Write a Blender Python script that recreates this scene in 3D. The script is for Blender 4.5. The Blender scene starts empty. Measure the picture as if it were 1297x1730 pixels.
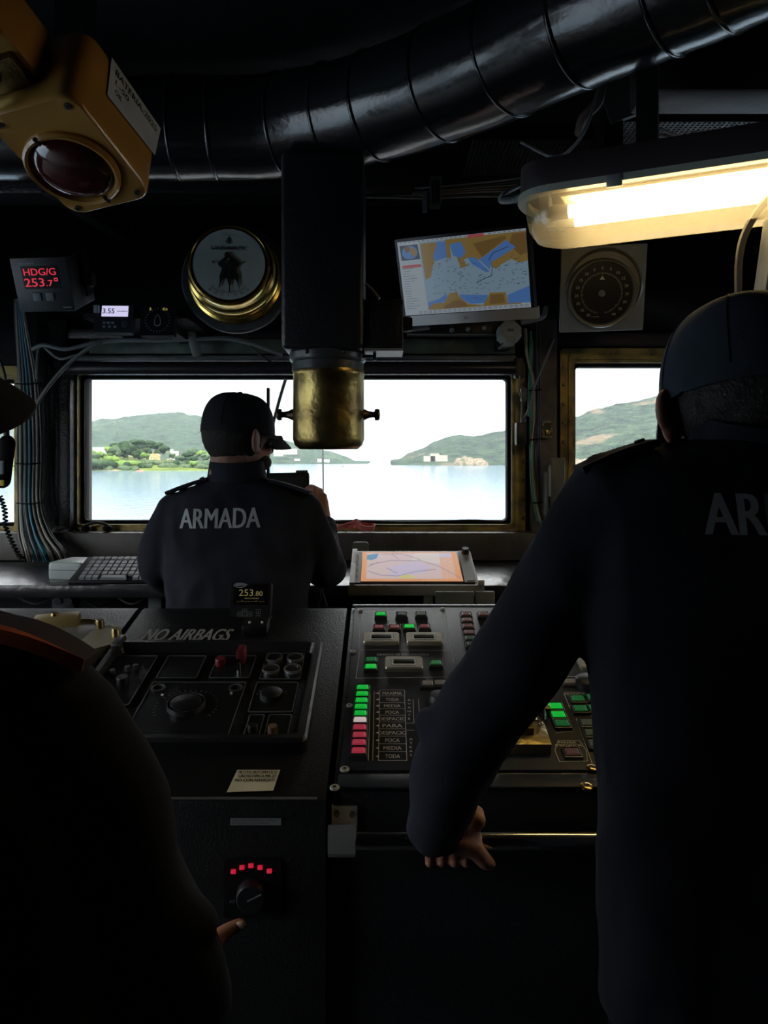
import bpy, bmesh, math, random
from mathutils import Vector as V, Matrix as M, noise, Euler
from mathutils.geometry import tessellate_polygon
from mathutils.bvhtree import BVHTree
sc = bpy.context.scene
COL = sc.collection
random.seed(7)
R = math.radians
# ---------------------------------------------------------------- camera, world, sun, exposure
F, CX, HY, CZ = 1300.0, 648.5, 777.0, 1.60          # focal length in px, principal column, horizon row, eye height
cam = bpy.data.cameras.new('camera'); camo = bpy.data.objects.new('camera', cam); COL.objects.link(camo)
cam.sensor_fit = 'VERTICAL'; cam.sensor_height = 24.0; cam.lens = 24.0*F/1730.0
cam.shift_y = -(865.0-HY)/1730.0
cam.clip_start = 0.02; cam.clip_end = 60000
camo.location = (0, 0, CZ); camo.rotation_euler = (R(90), 0, 0)
sc.camera = camo
sc.view_settings.view_transform = 'Standard'; sc.view_settings.look = 'None'
sc.view_settings.gamma = 1.0; sc.view_settings.use_curve_mapping = False
sc.view_settings.exposure = 0.2
sc.cycles.use_denoising = True
sc.cycles.max_bounces = 8; sc.cycles.diffuse_bounces = 4; sc.cycles.glossy_bounces = 4
sc.cycles.transparent_max_bounces = 16; sc.cycles.volume_bounces = 1
sc.cycles.sample_clamp_indirect = 4.0
sc.cycles.caustics_reflective = False; sc.cycles.caustics_refractive = False

SKY_STRENGTH = 0.76                     # sky near the horizon
SUNSIDE = 4.5                           # and brighter again behind the ship, where the veiled sun stands
ZENITH = 4.2                            # an overcast sky is several times brighter overhead
w = bpy.data.worlds.new('overcast_sky'); sc.world = w; w.use_nodes = True
nt = w.node_tree; nt.nodes.clear()
def nd(nt, t, **k):
    n = nt.nodes.new(t)
    for a, b in k.items(): setattr(n, a, b)
    return n
out = nd(nt, 'ShaderNodeOutputWorld'); bg = nd(nt, 'ShaderNodeBackground')
tc = nd(nt, 'ShaderNodeTexCoord'); sep = nd(nt, 'ShaderNodeSeparateXYZ')
nt.links.new(tc.outputs['Generated'], sep.inputs[0])
cr = nd(nt, 'ShaderNodeValToRGB')
cr.color_ramp.elements[0].position = 0.0; cr.color_ramp.elements[0].color = (0.80, 0.87, 0.93, 1)
cr.color_ramp.elements[1].position = 0.85; cr.color_ramp.elements[1].color = (1.05, 1.05, 1.03, 1)
e = cr.color_ramp.elements.new(0.42); e.color = (1.0, 1.02, 1.03, 1)
nz = nd(nt, 'ShaderNodeTexNoise'); nz.inputs['Scale'].default_value = 3.5; nz.inputs['Detail'].default_value = 5
mapn = nd(nt, 'ShaderNodeMapping'); mapn.inputs['Scale'].default_value = (1, 1, 4)
nt.links.new(tc.outputs['Generated'], mapn.inputs[0]); nt.links.new(mapn.outputs[0], nz.inputs['Vector'])
ma = nd(nt, 'ShaderNodeMath', operation='MULTIPLY_ADD'); ma.inputs[1].default_value = 0.55; ma.inputs[2].default_value = 0.30
nt.links.new(sep.outputs['X'], ma.inputs[0])
mb = nd(nt, 'ShaderNodeMath', operation='MULTIPLY_ADD'); mb.inputs[1].default_value = 0.55; 
nt.links.new(nz.outputs['Fac'], mb.inputs[0]); nt.links.new(ma.outputs[0], mb.inputs[2])
nt.links.new(mb.outputs[0], cr.inputs[0])
zen = nd(nt, 'ShaderNodeMapRange'); zen.inputs['From Min'].default_value = 0.12; zen.inputs['From Max'].default_value = 0.45
zen.inputs['To Min'].default_value = SKY_STRENGTH; zen.inputs['To Max'].default_value = ZENITH
azi = nd(nt, 'ShaderNodeMapRange'); azi.inputs['From Min'].default_value = 0.45; azi.inputs['From Max'].default_value = -0.6
azi.inputs['To Min'].default_value = 1.0; azi.inputs['To Max'].default_value = SUNSIDE
smul = nd(nt, 'ShaderNodeMath', operation='MULTIPLY')
nt.links.new(sep.outputs['Z'], zen.inputs['Value']); nt.links.new(sep.outputs['Y'], azi.inputs['Value'])
nt.links.new(zen.outputs[0], smul.inputs[0]); nt.links.new(azi.outputs[0], smul.inputs[1]); nt.links.new(smul.outputs[0], bg.inputs['Strength'])
nt.links.new(cr.outputs[0], bg.inputs['Color'])
nt.links.new(bg.outputs[0], out.inputs['Surface'])
sun = bpy.data.lights.new('sun', 'SUN'); sun.energy = 0.7; sun.angle = R(6); sun.color = (1.0, 0.94, 0.82)
suno = bpy.data.objects.new('sun', sun); COL.objects.link(suno)
suno.rotation_euler = V((0.0, 0.62, -0.78)).to_track_quat('-Z', 'Y').to_euler()

# ---------------------------------------------------------------- helpers
def P(px, py, Y): return V(((px-CX)/F*Y, Y, CZ-(py-HY)/F*Y))
MATS = {}
def mat(name, col, rough=0.5, metal=0.0, emit=None, es=0.0, var=0.0, vs=20.0, bump=0.0, bs=60.0, coat=0.0, spec=0.5, col2=None, lo=.42, hi=.6):
    if name in MATS: return MATS[name]
    m = bpy.data.materials.new(name); m.use_nodes = True; MATS[name] = m
    t = m.node_tree; b = t.nodes['Principled BSDF']
    b.inputs['Base Color'].default_value = (*col, 1); b.inputs['Roughness'].default_value = rough
    b.inputs['Metallic'].default_value = metal; b.inputs['Coat Weight'].default_value = coat
    b.inputs['Specular IOR Level'].default_value = spec
    if emit: b.inputs['Emission Color'].default_value = (*emit, 1); b.inputs['Emission Strength'].default_value = es
    tcn = t.nodes.new('ShaderNodeTexCoord')
    if var > 0 or col2:
        n = t.nodes.new('ShaderNodeTexNoise'); n.inputs['Scale'].default_value = vs; n.inputs['Detail'].default_value = 6
        t.links.new(tcn.outputs['Object'], n.inputs['Vector'])
        r = t.nodes.new('ShaderNodeValToRGB')
        c2 = col2 if col2 else tuple(c*(1-var) for c in col)
        r.color_ramp.elements[0].position = lo; r.color_ramp.elements[1].position = hi
        r.color_ramp.elements[0].color = (*c2, 1); r.color_ramp.elements[1].color = (*col, 1)
        t.links.new(n.outputs['Fac'], r.inputs[0]); t.links.new(r.outputs[0], b.inputs['Base Color'])
    if bump > 0:
        n2 = t.nodes.new('ShaderNodeTexNoise'); n2.inputs['Scale'].default_value = bs; n2.inputs['Detail'].default_value = 4
        t.links.new(tcn.outputs['Object'], n2.inputs['Vector'])
        bp = t.nodes.new('ShaderNodeBump'); bp.inputs['Strength'].default_value = bump; bp.inputs['Distance'].default_value = 0.01
        t.links.new(n2.outputs['Fac'], bp.inputs['Height']); t.links.new(bp.outputs[0], b.inputs['Normal'])
    return m
def glow(name, col, s, base=(0.02, 0.02, 0.02), rough=0.35): return mat(name, base, rough, emit=col, es=s)

FR = {}
def thing(name, label, cat, loc=(0, 0, 0), rot=None, group=None):
    o = bpy.data.objects.new(name, None); COL.objects.link(o); o.empty_display_size = 0.05
    m = M.Translation(V(loc)) @ (rot.to_4x4() if rot is not None else M.Identity(4))
    o.matrix_world = m; FR[o] = m.copy()
    o['label'] = label; o['category'] = cat
    if group: o['group'] = group
    return o
def tag(o, label, cat, group=None, kind=None):
    o['label'] = label; o['category'] = cat
    if group: o['group'] = group
    if kind: o['kind'] = kind
    return o
def struct(o, label=None):
    o['kind'] = 'structure'
    if label: o['label'] = label
    return o
def finish(bm, smooth=True, ang=40):
    bmesh.ops.remove_doubles(bm, verts=bm.verts, dist=1e-6)
    bmesh.ops.recalc_face_normals(bm, faces=bm.faces)
    if smooth:
        for f in bm.faces: f.smooth = True
        lim = R(ang)
        for ed in bm.edges:
            if len(ed.link_faces) == 2 and ed.calc_face_angle(0) > lim: ed.smooth = False
def obj(name, bm, m, parent=None, world=True, smooth=True, ang=40, org=None, raw=False):
    """link bm as ONE mesh object. world: bm is in world space and is moved into the parent thing's frame"""
    if not raw: finish(bm, smooth, ang)
    me = bpy.data.meshes.new(name)
    fr = FR.get(parent, M.Identity(4)) if parent is not None else M.Identity(4)
    if parent is not None and world: bm.transform(fr.inverted())
    if parent is None and org is not None: bm.transform(M.Translation(-V(org)))
    bm.to_mesh(me); bm.free()
    for x in (m if isinstance(m, (list, tuple)) else [m]): me.materials.append(x)
    o = bpy.data.objects.new(name, me); COL.objects.link(o)
    if parent is not None: o.parent = parent; FR[o] = fr
    elif org is not None: o.location = org; FR[o] = M.Translation(V(org))
    return o
def B(): return bmesh.new()
def box(bm, c, s, rot=None, bev=0.0, mi=0, seg=2):
    t = bmesh.new(); bmesh.ops.create_cube(t, size=1.0); bmesh.ops.scale(t, vec=V(s), verts=t.verts)
    if bev > 0: bmesh.ops.bevel(t, geom=t.edges[:], offset=bev, segments=seg, affect='EDGES', profile=0.5)
    mm = M.Translation(V(c)) @ (rot.to_4x4() if rot is not None else M.Identity(4)); t.transform(mm); add(bm, t, mi)
def add(bm, t, mi=0):
    vm = {}
    for v in t.verts: vm[v] = bm.verts.new(v.co)
    for f in t.faces:
        try: g = bm.faces.new([vm[v] for v in f.verts]); g.material_index = mi
        except ValueError: pass
    t.free()
def basis(d):
    d = V(d).normalized(); a = V((0, 0, 1)) if abs(d.z) < .95 else V((1, 0, 0))
    x = a.cross(d).normalized(); y = d.cross(x); return M((x, y, d)).transposed()
def loft(bm, rings, cap=True, mi=0, closed=True):
    rv = [[bm.verts.new(p) for p in r] for r in rings]; n = len(rv[0])
    for a, b in zip(rv, rv[1:]):
        for i in range(n if closed else n-1):
            j = (i+1) % n
            try: bm.faces.new((a[i], a[j], b[j], b[i])).material_index = mi
            except ValueError: pass
    if cap:
        for r in (rv[0], rv[-1]):
            try: bm.faces.new(r).material_index = mi
            except ValueError: pass
def cyl(bm, p0, p1, r0, r1=None, n=20, mi=0):
    p0, p1 = V(p0), V(p1); r1 = r0 if r1 is None else r1; m = basis(p1-p0)
    ring = lambda c, r: [c + m @ V((r*math.cos(2*math.pi*i/n), r*math.sin(2*math.pi*i/n), 0)) for i in range(n)]
    loft(bm, [ring(p0, r0), ring(p1, r1)], mi=mi)
def lathe(bm, prof, mtx, n=32, mi=0):
    rings = [[mtx @ V((r*math.cos(2*math.pi*i/n), r*math.sin(2*math.pi*i/n), z)) for i in range(n)] for r, z in prof]
    mxr = max(r for r, z in prof)
    loft(bm, rings, cap=False, mi=mi)
    for q, (r, z) in ((0, prof[0]), (-1, prof[-1])):
        if r < .3*mxr: bm.faces.new([bm.verts.new(p) for p in rings[q]]).material_index = mi
def spline(pts, k=6):
    pts = [V(p) for p in pts]
    if len(pts) < 3 or k < 2: return pts
    q = [pts[0]*2-pts[1]] + pts + [pts[-1]*2-pts[-2]]; o = []
    for i in range(1, len(q)-2):
        a, b, c, d = q[i-1:i+3]
        for j in range(k):
            t = j/k; o.append(.5*((2*b)+(c-a)*t+(2*a-5*b+4*c-d)*t*t+(3*b-a-3*c+d)*t**3))
    return o+[pts[-1]]
def tube(bm, pts, r, n=8, k=6, mi=0):
    p = spline(pts, k); rings = []; up = None
    for i, c in enumerate(p):
        d = (p[min(i+1, len(p)-1)]-p[max(i-1, 0)]).normalized()
        if up is None: up = basis(d) @ V((1, 0, 0))
        x = (up - d*up.dot(d)).normalized(); y = d.cross(x); up = x
        rr = r(i/(len(p)-1)) if callable(r) else r
        rings.append([c + (x*math.cos(2*math.pi*j/n)+y*math.sin(2*math.pi*j/n))*rr for j in range(n)])
    loft(bm, rings, mi=mi)
def ball(bm, c, r, rot=None, sub=3, mi=0):
    t = bmesh.new(); bmesh.ops.create_icosphere(t, subdivisions=sub, radius=1.0)
    s = V(r) if hasattr(r, '__len__') else V((r, r, r))
    bmesh.ops.scale(t, vec=s, verts=t.verts)
    t.transform(M.Translation(V(c)) @ (rot.to_4x4() if rot is not None else M.Identity(4))); add(bm, t, mi)
def capsule(bm, pts, radii, n=14):
    for p, r in zip(pts, radii): ball(bm, p, r, sub=2)
    for (p, q, a, b) in zip(pts, pts[1:], radii, radii[1:]): cyl(bm, p, q, a, b, n)
def prism(bm, poly, z0, z1, mtx=None, mi=0):
    mtx = mtx or M.Identity(4)
    loft(bm, [[mtx @ V((x, y, z0)) for x, y in poly], [mtx @ V((x, y, z1)) for x, y in poly]], mi=mi)
def rrect(w, h, r, n=5):
    o = []
    for cx, cy, a in ((w/2-r, h/2-r, 0), (-w/2+r, h/2-r, 90), (-w/2+r, -h/2+r, 180), (w/2-r, -h/2+r, 270)):
        for i in range(n+1):
            t = R(a+90*i/n); o.append((cx+r*math.cos(t), cy+r*math.sin(t)))
    return o
def ring_plate(bm, outer, inner, z0, z1, mtx, mi=0):
    """plate with a hole; outer and inner have the same number of points"""
    n = len(outer); T = lambda l, z: [mtx @ V((x, y, z)) for x, y in l]
    loft(bm, [T(outer, z0), T(outer, z1), T(inner, z1), T(inner, z0), T(outer, z0)], cap=False, mi=mi)
def flat(bm, poly, z, mtx, mi=0, both=False):
    vs = [bm.verts.new(mtx @ V((x, y, z))) for x, y in poly]
    for tri in (tessellate_polygon([[V((x, y, 0)) for x, y in poly]]) if len(poly) > 4 else [range(len(poly))]):
        try: bm.faces.new([vs[i] for i in tri]).material_index = mi
        except ValueError: pass
def frame3(o, u, v):
    """matrix with origin o, local x along u, local y along v (unit lengths), z = u x v"""
    x = V(u).normalized(); z = x.cross(V(v)).normalized(); y = z.cross(x)
    m = M((x, y, z)).transposed().to_4x4(); m.translation = V(o); return m
def text_verts(s, bold=0.0, shear=0.0, ext=0.0):
    c = bpy.data.curves.new('letters', 'FONT'); c.body = s; c.size = 1.0; c.offset = bold; c.shear = shear
    c.extrude = ext; c.resolution_u = 3; c.align_x = 'LEFT'
    o = bpy.data.objects.new('letters', c); COL.objects.link(o)
    dg = bpy.context.evaluated_depsgraph_get(); dg.update()
    me = bpy.data.meshes.new_from_object(o.evaluated_get(dg)); bpy.data.objects.remove(o); bpy.data.curves.remove(c)
    bm = bmesh.new(); bm.from_mesh(me); bpy.data.meshes.remove(me); return bm
def text(bm, s, cx, cy, w, h, mtx, z=0.0006, mi=0, bold=0.0, shear=0.0, rotz=0.0):
    """text fitted into a w x h box centred on (cx, cy) of the plane mtx; w None keeps the proportions"""
    t = text_verts(s, 0, shear)
    if bold > 0:
        for dx in (-bold, bold): t2 = text_verts(s, 0, shear); t2.transform(M.Translation((dx, 0, 0))); add(t, t2)
    if not t.verts: t.free(); return
    xs = [v.co.x for v in t.verts]; ys = [v.co.y for v in t.verts]
    x0, x1, y0, y1 = min(xs), max(xs), min(ys), max(ys)
    sy = h/max(y1-y0, 1e-6); sx = sy if w is None else w/max(x1-x0, 1e-6)
    rr = M.Rotation(rotz, 4, 'Z')
    t.transform(mtx @ M.Translation((cx, cy, z)) @ rr @ M.Diagonal((sx, sy, 1, 1)) @ M.Translation((-(x0+x1)/2, -(y0+y1)/2, 0)))
    add(bm, t, mi)
def remesh(bm, voxel, iters=4, fac=.5):
    """one continuous skin over overlapping closed shapes"""
    me = bpy.data.meshes.new('tmp'); bmesh.ops.recalc_face_normals(bm, faces=bm.faces); bm.to_mesh(me); bm.free()
    o = bpy.data.objects.new('tmp', me); COL.objects.link(o)
    r = o.modifiers.new('r', 'REMESH'); r.mode = 'VOXEL'; r.voxel_size = voxel
    s = o.modifiers.new('s', 'SMOOTH'); s.factor = fac; s.iterations = iters
    dg = bpy.context.evaluated_depsgraph_get(); dg.update()
    m2 = bpy.data.meshes.new_from_object(o.evaluated_get(dg))
    b2 = bmesh.new(); b2.from_mesh(m2)
    bpy.data.objects.remove(o); bpy.data.meshes.remove(me); bpy.data.meshes.remove(m2); return b2
def copytree(o, mw=None, label=None):
    c = o.copy(); COL.objects.link(c)
    if label: c['label'] = label
    for ch in list(o.children):
        d = ch.copy(); COL.objects.link(d); d.parent = c
        for g in list(ch.children):
            h = g.copy(); COL.objects.link(h); h.parent = d
    if mw is not None: c.matrix_world = mw
    return c

# ---------------------------------------------------------------- materials
BLK = mat('black_paint', (.007, .007, .008), .42, bump=.25, bs=90, var=.4, vs=8)
BLKW = mat('black_wall_paint', (.009, .009, .010), .65, spec=.25, bump=.3, bs=30, var=.5, vs=4)
BLKG = mat('black_gloss_paint', (.010, .011, .013), .22, bump=.07, bs=70, var=.3, vs=10, coat=.2)
BLKM = mat('black_plastic', (.006, .006, .007), .45)
RUB = mat('black_rubber', (.006, .006, .006), .8, spec=.15)
CON = mat('console_crackle_black', (.0055, .0055, .006), .42, bump=.25, bs=260, var=.3, vs=14)
PAN = mat('panel_dark_grey', (.024, .027, .033), .46, bump=.06, bs=300, var=.2, vs=20, spec=.32)
GOLD = mat('old_brass_frame', (.36, .27, .085), .42, metal=.45, bump=.3, bs=40, col2=(.13, .105, .06), vs=14, lo=.36, hi=.60)
BRASS = mat('polished_brass', (.62, .45, .13), .22, metal=1.0, bump=.08, bs=30)
BRASSD = mat('worn_brass', (.40, .30, .10), .36, metal=1.0, bump=.35, bs=28, col2=(.17, .12, .05), vs=14, lo=.40, hi=.62)
STEEL = mat('brushed_steel', (.50, .49, .45), .42, metal=.65, bump=.1, bs=80)
CHROME = mat('chrome', (.62, .62, .60), .14, metal=1.0)
BOLT = mat('bolt_metal', (.16, .14, .09), .4, metal=.9)
GREY = mat('grey_paint', (.20, .21, .21), .45, var=.25, vs=15)
GREYD = mat('dark_grey_paint', (.075, .08, .085), .45, var=.3, vs=15)
LGREY = mat('light_grey_plastic', (.29, .32, .32), .45, var=.1, vs=10)
BEIGE = mat('beige_plastic', (.36, .31, .20), .45)
BROWN = mat('brown_pillar_paint', (.13, .092, .066), .6, bump=.4, bs=40, col2=(.07, .052, .04), vs=12)
GREENW = mat('pale_green_paint', (.12, .14, .10), .5, var=.4, vs=12)
WHITE = mat('white_ink', (.55, .55, .52), .6)
PAPER = mat('note_paper', (.74, .68, .46), .7, var=.08, vs=30)
PAPERW = mat('white_label', (.62, .64, .66), .6, var=.08, vs=30)
INK = mat('black_ink', (.006, .006, .007), .6)
CLOTH = mat('navy_cloth', (.028, .030, .041), .92, bump=.12, bs=420, var=.25, vs=9, spec=.2)
CLOTHT = mat('navy_trousers', (.013, .014, .019), .92, bump=.12, bs=420, spec=.2)
CAPM = mat('navy_cap', (.020, .020, .025), .88, bump=.12, bs=500, spec=.25)
CAPB = mat('slate_blue_cap', (.040, .052, .066), .85, bump=.12, bs=500, var=.15, vs=20, spec=.25)
SKIN = mat('skin', (.42, .22, .15), .5, bump=.1, bs=120, col2=(.36, .17, .11), vs=25)
sb_ = SKIN.node_tree.nodes['Principled BSDF']; sb_.inputs['Subsurface Weight'].default_value = .35; sb_.inputs['Subsurface Scale'].default_value = .02; sb_.inputs['Subsurface Radius'].default_value = (1, .3, .15)
HAIRD = mat('dark_hair', (.020, .014, .011), .7, bump=.6, bs=220)
HAIRG = mat('grey_hair', (.060, .050, .045), .75, bump=.6, bs=240, col2=(.03, .024, .02), vs=60)
YEL = mat('yellow_enamel', (.64, .29, .060), .24, var=.10, vs=9, bump=.03, bs=30, coat=.3)
LETT = mat('grey_lettering', (.52, .53, .52), .6)
# ---------------------------------------------------------------- the wheelhouse shell
WY, WT = 3.10, 0.14                      # front bulkhead, its thickness
XL, XR, YB, ZC = -2.6, 2.9, -2.3, 2.62
def wall_grid(axis, pos, th, a0, a1, z1, holes):
    """a wall with rectangular openings, built from the strips between them"""
    bm = B(); cs = sorted({a0, a1, *[h[0] for h in holes], *[h[1] for h in holes]})
    zs = sorted({0.0, z1, *[h[2] for h in holes], *[h[3] for h in holes]})
    for p, q in zip(cs, cs[1:]):
        for r, s in zip(zs, zs[1:]):
            if any(h[0] <= p and q <= h[1] and h[2] <= r and s <= h[3] for h in holes): continue
            c, d = ((p+q)/2, pos, (r+s)/2), (q-p, th, s-r)
            if axis == 'Y': c, d = (c[1], c[0], c[2]), (d[1], d[0], d[2])
            box(bm, c, d)
    return bm
X_ = lambda px: (px-CX)/F*WY
Z_ = lambda py: CZ-(py-HY)/F*WY
win = {1: (X_(-560), X_(28), Z_(890), Z_(640)), 2: (X_(133), X_(864), Z_(886), Z_(633)), 3: (X_(968), X_(1560), Z_(886), Z_(613))}
struct(obj('wall_front', wall_grid('X', WY+WT/2, WT, XL, XR, ZC, list(win.values())), BLKW), 'black front bulkhead of the wheelhouse pierced by windows')
side_l = [(1.15, 2.75, 1.25, 1.98), (-0.2, 0.98, 0.02, 2.05)]
side_r = [(1.5, 2.75, 1.25, 1.98)]
struct(obj('wall_left', wall_grid('Y', XL-.05, .10, YB, WY, ZC, side_l), BLKW))
struct(obj('wall_right', wall_grid('Y', XR+.05, .10, YB, WY, ZC, side_r), BLKW))
bm = B(); box(bm, ((XL+XR)/2, YB-.05, ZC/2), (XR-XL, .10, ZC)); struct(obj('wall_back', bm, BLKW))
bm = B(); box(bm, ((XL+XR)/2, (YB+WY)/2, ZC+.04), (XR-XL+.2, WY-YB+.3, .08)); struct(obj('ceiling', bm, BLKW))
bm = B(); box(bm, ((XL+XR)/2, (YB+WY)/2, -.04), (XR-XL+.2, WY-YB+.3, .08)); struct(obj('floor', bm, mat('deck_covering', (.02, .021, .022), .6, bump=.2, bs=60)))

GLASS = bpy.data.materials.new('window_glass'); GLASS.use_nodes = True
t = GLASS.node_tree; t.nodes.clear()
o_ = t.nodes.new('ShaderNodeOutputMaterial'); mx = t.nodes.new('ShaderNodeMixShader'); tr = t.nodes.new('ShaderNodeBsdfTransparent')
gl = t.nodes.new('ShaderNodeBsdfGlossy'); fr = t.nodes.new('ShaderNodeFresnel'); gl.inputs['Roughness'].default_value = .02
tr.inputs[0].default_value = (.965, .975, .972, 1); fr.inputs[0].default_value = 1.33
t.links.new(fr.outputs[0], mx.inputs[0]); t.links.new(tr.outputs[0], mx.inputs[1]); t.links.new(gl.outputs[0], mx.inputs[2]); t.links.new(mx.outputs[0], o_.inputs[0])

def window(n, x0, x1, z0, z1, fw, label, bolts=(), axis='X', pos=WY, fm=None):
    W = thing('window_%d' % n, label, 'window', ((x0+x1)/2, pos, z0) if axis == 'X' else (pos, (x0+x1)/2, z0)); W['kind'] = 'structure'
    ci = ((x0+x1)/2, (z0+z1)/2); w_, h_ = x1-x0, z1-z0
    T = M((V((1, 0, 0)), V((0, 0, 1)), V((0, -1, 0)))).transposed().to_4x4()
    T.translation = V((ci[0], pos, ci[1]))
    if axis == 'Y':
        s = 1 if pos < 0 else -1
        T = M((V((0, s, 0)), V((0, 0, 1)), V((s, 0, 0)))).transposed().to_4x4(); T.translation = V((pos, ci[0], ci[1]))
    bm = B(); ring_plate(bm, rrect(w_+2*fw, h_+2*fw, .015), rrect(w_-.002, h_-.002, .012), -.10, .018, T)
    obj('frame', bm, fm or GOLD, W)
    bm = B(); ring_plate(bm, rrect(w_+fw*.9, h_+fw*.9, .014), rrect(w_+.02, h_+.02, .013), .018, .03, T)
    obj('inner_rim', bm, fm or GOLD, W)
    bm = B(); ring_plate(bm, rrect(w_-.002, h_-.002, .012), rrect(w_-.028, h_-.028, .016), -.07, -.02, T)
    obj('gasket', bm, RUB, W)
    bm = B(); prism(bm, rrect(w_-.012, h_-.012, .012), -.052, -.046, T); obj('pane', bm, GLASS, W)
    for (u, v) in bolts:
        bm = B(); c = T @ V((u-ci[0], v-ci[1], .016)); d = T.to_3x3() @ V((0, 0, 1))
        cyl(bm, c, c+d*.006, .0095, n=16); cyl(bm, c+d*.006, c+d*.015, .0062, .005, n=6); obj('bolt', bm, BOLT, W)
    return W, T
window(1, *win[1], .05, 'left front window with sea behind the hanging radio handset')
zb = lambda *ys: [Z_(y) for y in ys]
W2, T2 = window(2, *win[2], .052, 'wide centre front window over the desk, looking onto sea and hills',
    [(X_(883), z) for z in zb(650, 683, 779, 811, 843, 875)] + [(X_(114), z) for z in zb(660, 700, 742, 785, 828, 868)])
window(3, *win[3], .056, 'right front window with brass frame beside the man in the slate cap',
    [(X_(950), z) for z in zb(620, 651, 683, 715, 747, 779, 811, 845)] + [(x, Z_(601)) for x in (X_(962), X_(1030), X_(1098), X_(1166))])
window(4, *side_l[0][:2], *side_l[0][2:], .05, 'side window in the left wall', axis='Y', pos=XL)
window(5, *side_r[0][:2], *side_r[0][2:], .05, 'side window in the right wall', axis='Y', pos=XR)
# dried salt drip on the centre pane
dm = bpy.data.materials.new('dried_salt'); dm.use_nodes = True; dt_ = dm.node_tree; dt_.nodes.clear()
dq = dt_.nodes.new('ShaderNodeBsdfTranslucent'); dq.inputs[0].default_value = (.8, .82, .78, 1); dt_.links.new(dq.outputs[0], dt_.nodes.new('ShaderNodeOutputMaterial').inputs[0])
bm = B(); tube(bm, [P(x, y, WY+.044) for x, y in ((194, 706), (197, 716), (194, 722), (198, 731), (195, 741), (198, 752), (197, 766))], .0011, n=5, k=3)
obj('salt_streak', bm, dm, W2)
# lintel: trims, rails, roller over the centre window
def hbar(name, x0, x1, y0, y1, Y, dep, m, slope=0, bev=.004):
    bm = B(); a, b = P(x0, (y0+y1)/2, Y), P(x1, (y0+y1)/2, Y); h = (y1-y0)/F*Y
    box(bm, (a+b)/2+V((0, dep/2, 0)), (b.x-a.x, dep, h), bev=bev); return struct(obj(name, bm, m))
hbar('trim_1', 150, 870, 572, 598, 3.03, .06, GREENW)
hbar('trim_2', 120, 872, 600, 610, 2.99, .10, mat('rail_grey', (.16, .17, .165), .4, var=.3, vs=10), bev=.006)
hbar('trim_3', 108, 892, 555, 572, 3.05, .05, BLK)
hbar('trim_4', 895, 1300, 562, 584, 3.05, .05, mat('plum_black_paint', (.020, .012, .016), .45))
bm = B(); cyl(bm, P(110, 622, 2.965), P(869, 622, 2.965), .026, n=20); struct(obj('trim_6', bm, mat('roller_dark', (.022, .018, .022), .35)), 'dark roller along the top of the centre window')
o = hbar('trim_5', 100, 118, 620, 900, 3.03, .05, BLK)
# pillars either side of the centre window
for nm, x0, x1, mm in (('pillar_left', 60, 112, BLK), ('pillar_right', 899, 941, BROWN)):
    hbar(nm, x0, x1, 540, 950, 3.04, .06, mm)
# ledge below the windows and its face board
bm = B(); box(bm, ((XL+XR)/2, 3.05, Z_(896)-.055), (XR-XL, .098, .11), bev=.006)
struct(obj('sill', bm, mat('ledge_paint', (.045, .038, .032), .5, bump=.2, bs=30, var=.5, vs=6)), 'dark painted ledge under the front windows')
# deckhead beams, back wall of the upper area
bm = B(); box(bm, (1.72, 1.64, 2.49), (2.36, .12, .26), bev=.01); struct(obj('beam', bm, mat('beam_paint', (.035, .026, .026), .5, bump=.2, bs=20, var=.3, vs=6)), 'dark deckhead beam at upper right behind the duct')
bm = B(); box(bm, (-1.2, 2.6, 2.55), (2.6, .12, .14), bev=.01); struct(obj('beam', bm, BLK), 'black deckhead beam above the round brass gauge')

# ---------------------------------------------------------------- outside: sea, shores, hills
SEA = -6.4
def ridge(name, label, prof, D0, D1, mats, n=220, rows=46, amp=5.0, fs=.03, back=1.35, pw=.8, zb0=SEA-.3):
    """terrain rising from the shore at distance D0 to a crest at D1, then falling away behind"""
    bm = B(); grid = []
    xs = [p[0] for p in prof]
    for i in range(n+1):
        px = xs[0]+(xs[-1]-xs[0])*i/n
        for (a, ya), (b, yb) in zip(prof, prof[1:]):
            if a <= px <= b: k = (px-a)/(b-a); k = k*k*(3-2*k)*.5+k*.5; py = ya+(yb-ya)*k; break
        top = CZ-(py-HY)/F*D1; col = []
        for j in range(rows+1):
            t = j/rows*1.35
            D = D0+(D1-D0)*min(t, 1)+max(0, t-1)*(D1*back-D1)*2
            h = zb0+(top-zb0)*(max(0, min(t, 1))**pw if t <= 1 else max(0, 1-(t-1)*2.2))
            x = (px-CX)/F*(D1*.45+D*.55); q = V((x*fs, D*fs, 0))
            nz_ = noise.noise(q)*.55+noise.noise(q*2.7)*.30+noise.noise(q*7)*.25
            edge = min(1, t*5)
            col.append(V((x, D, h+amp*nz_*edge*(1 if top > zb0+amp else .3))))
        grid.append(col)
    vs = [[bm.verts.new(p) for p in c] for c in grid]
    for a, b in zip(vs, vs[1:]):
        for j in range(rows): bm.faces.new((a[j], b[j], b[j+1], a[j+1]))
    o = obj(name, bm, mats, smooth=True, ang=180); return struct(o, label)
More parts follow.
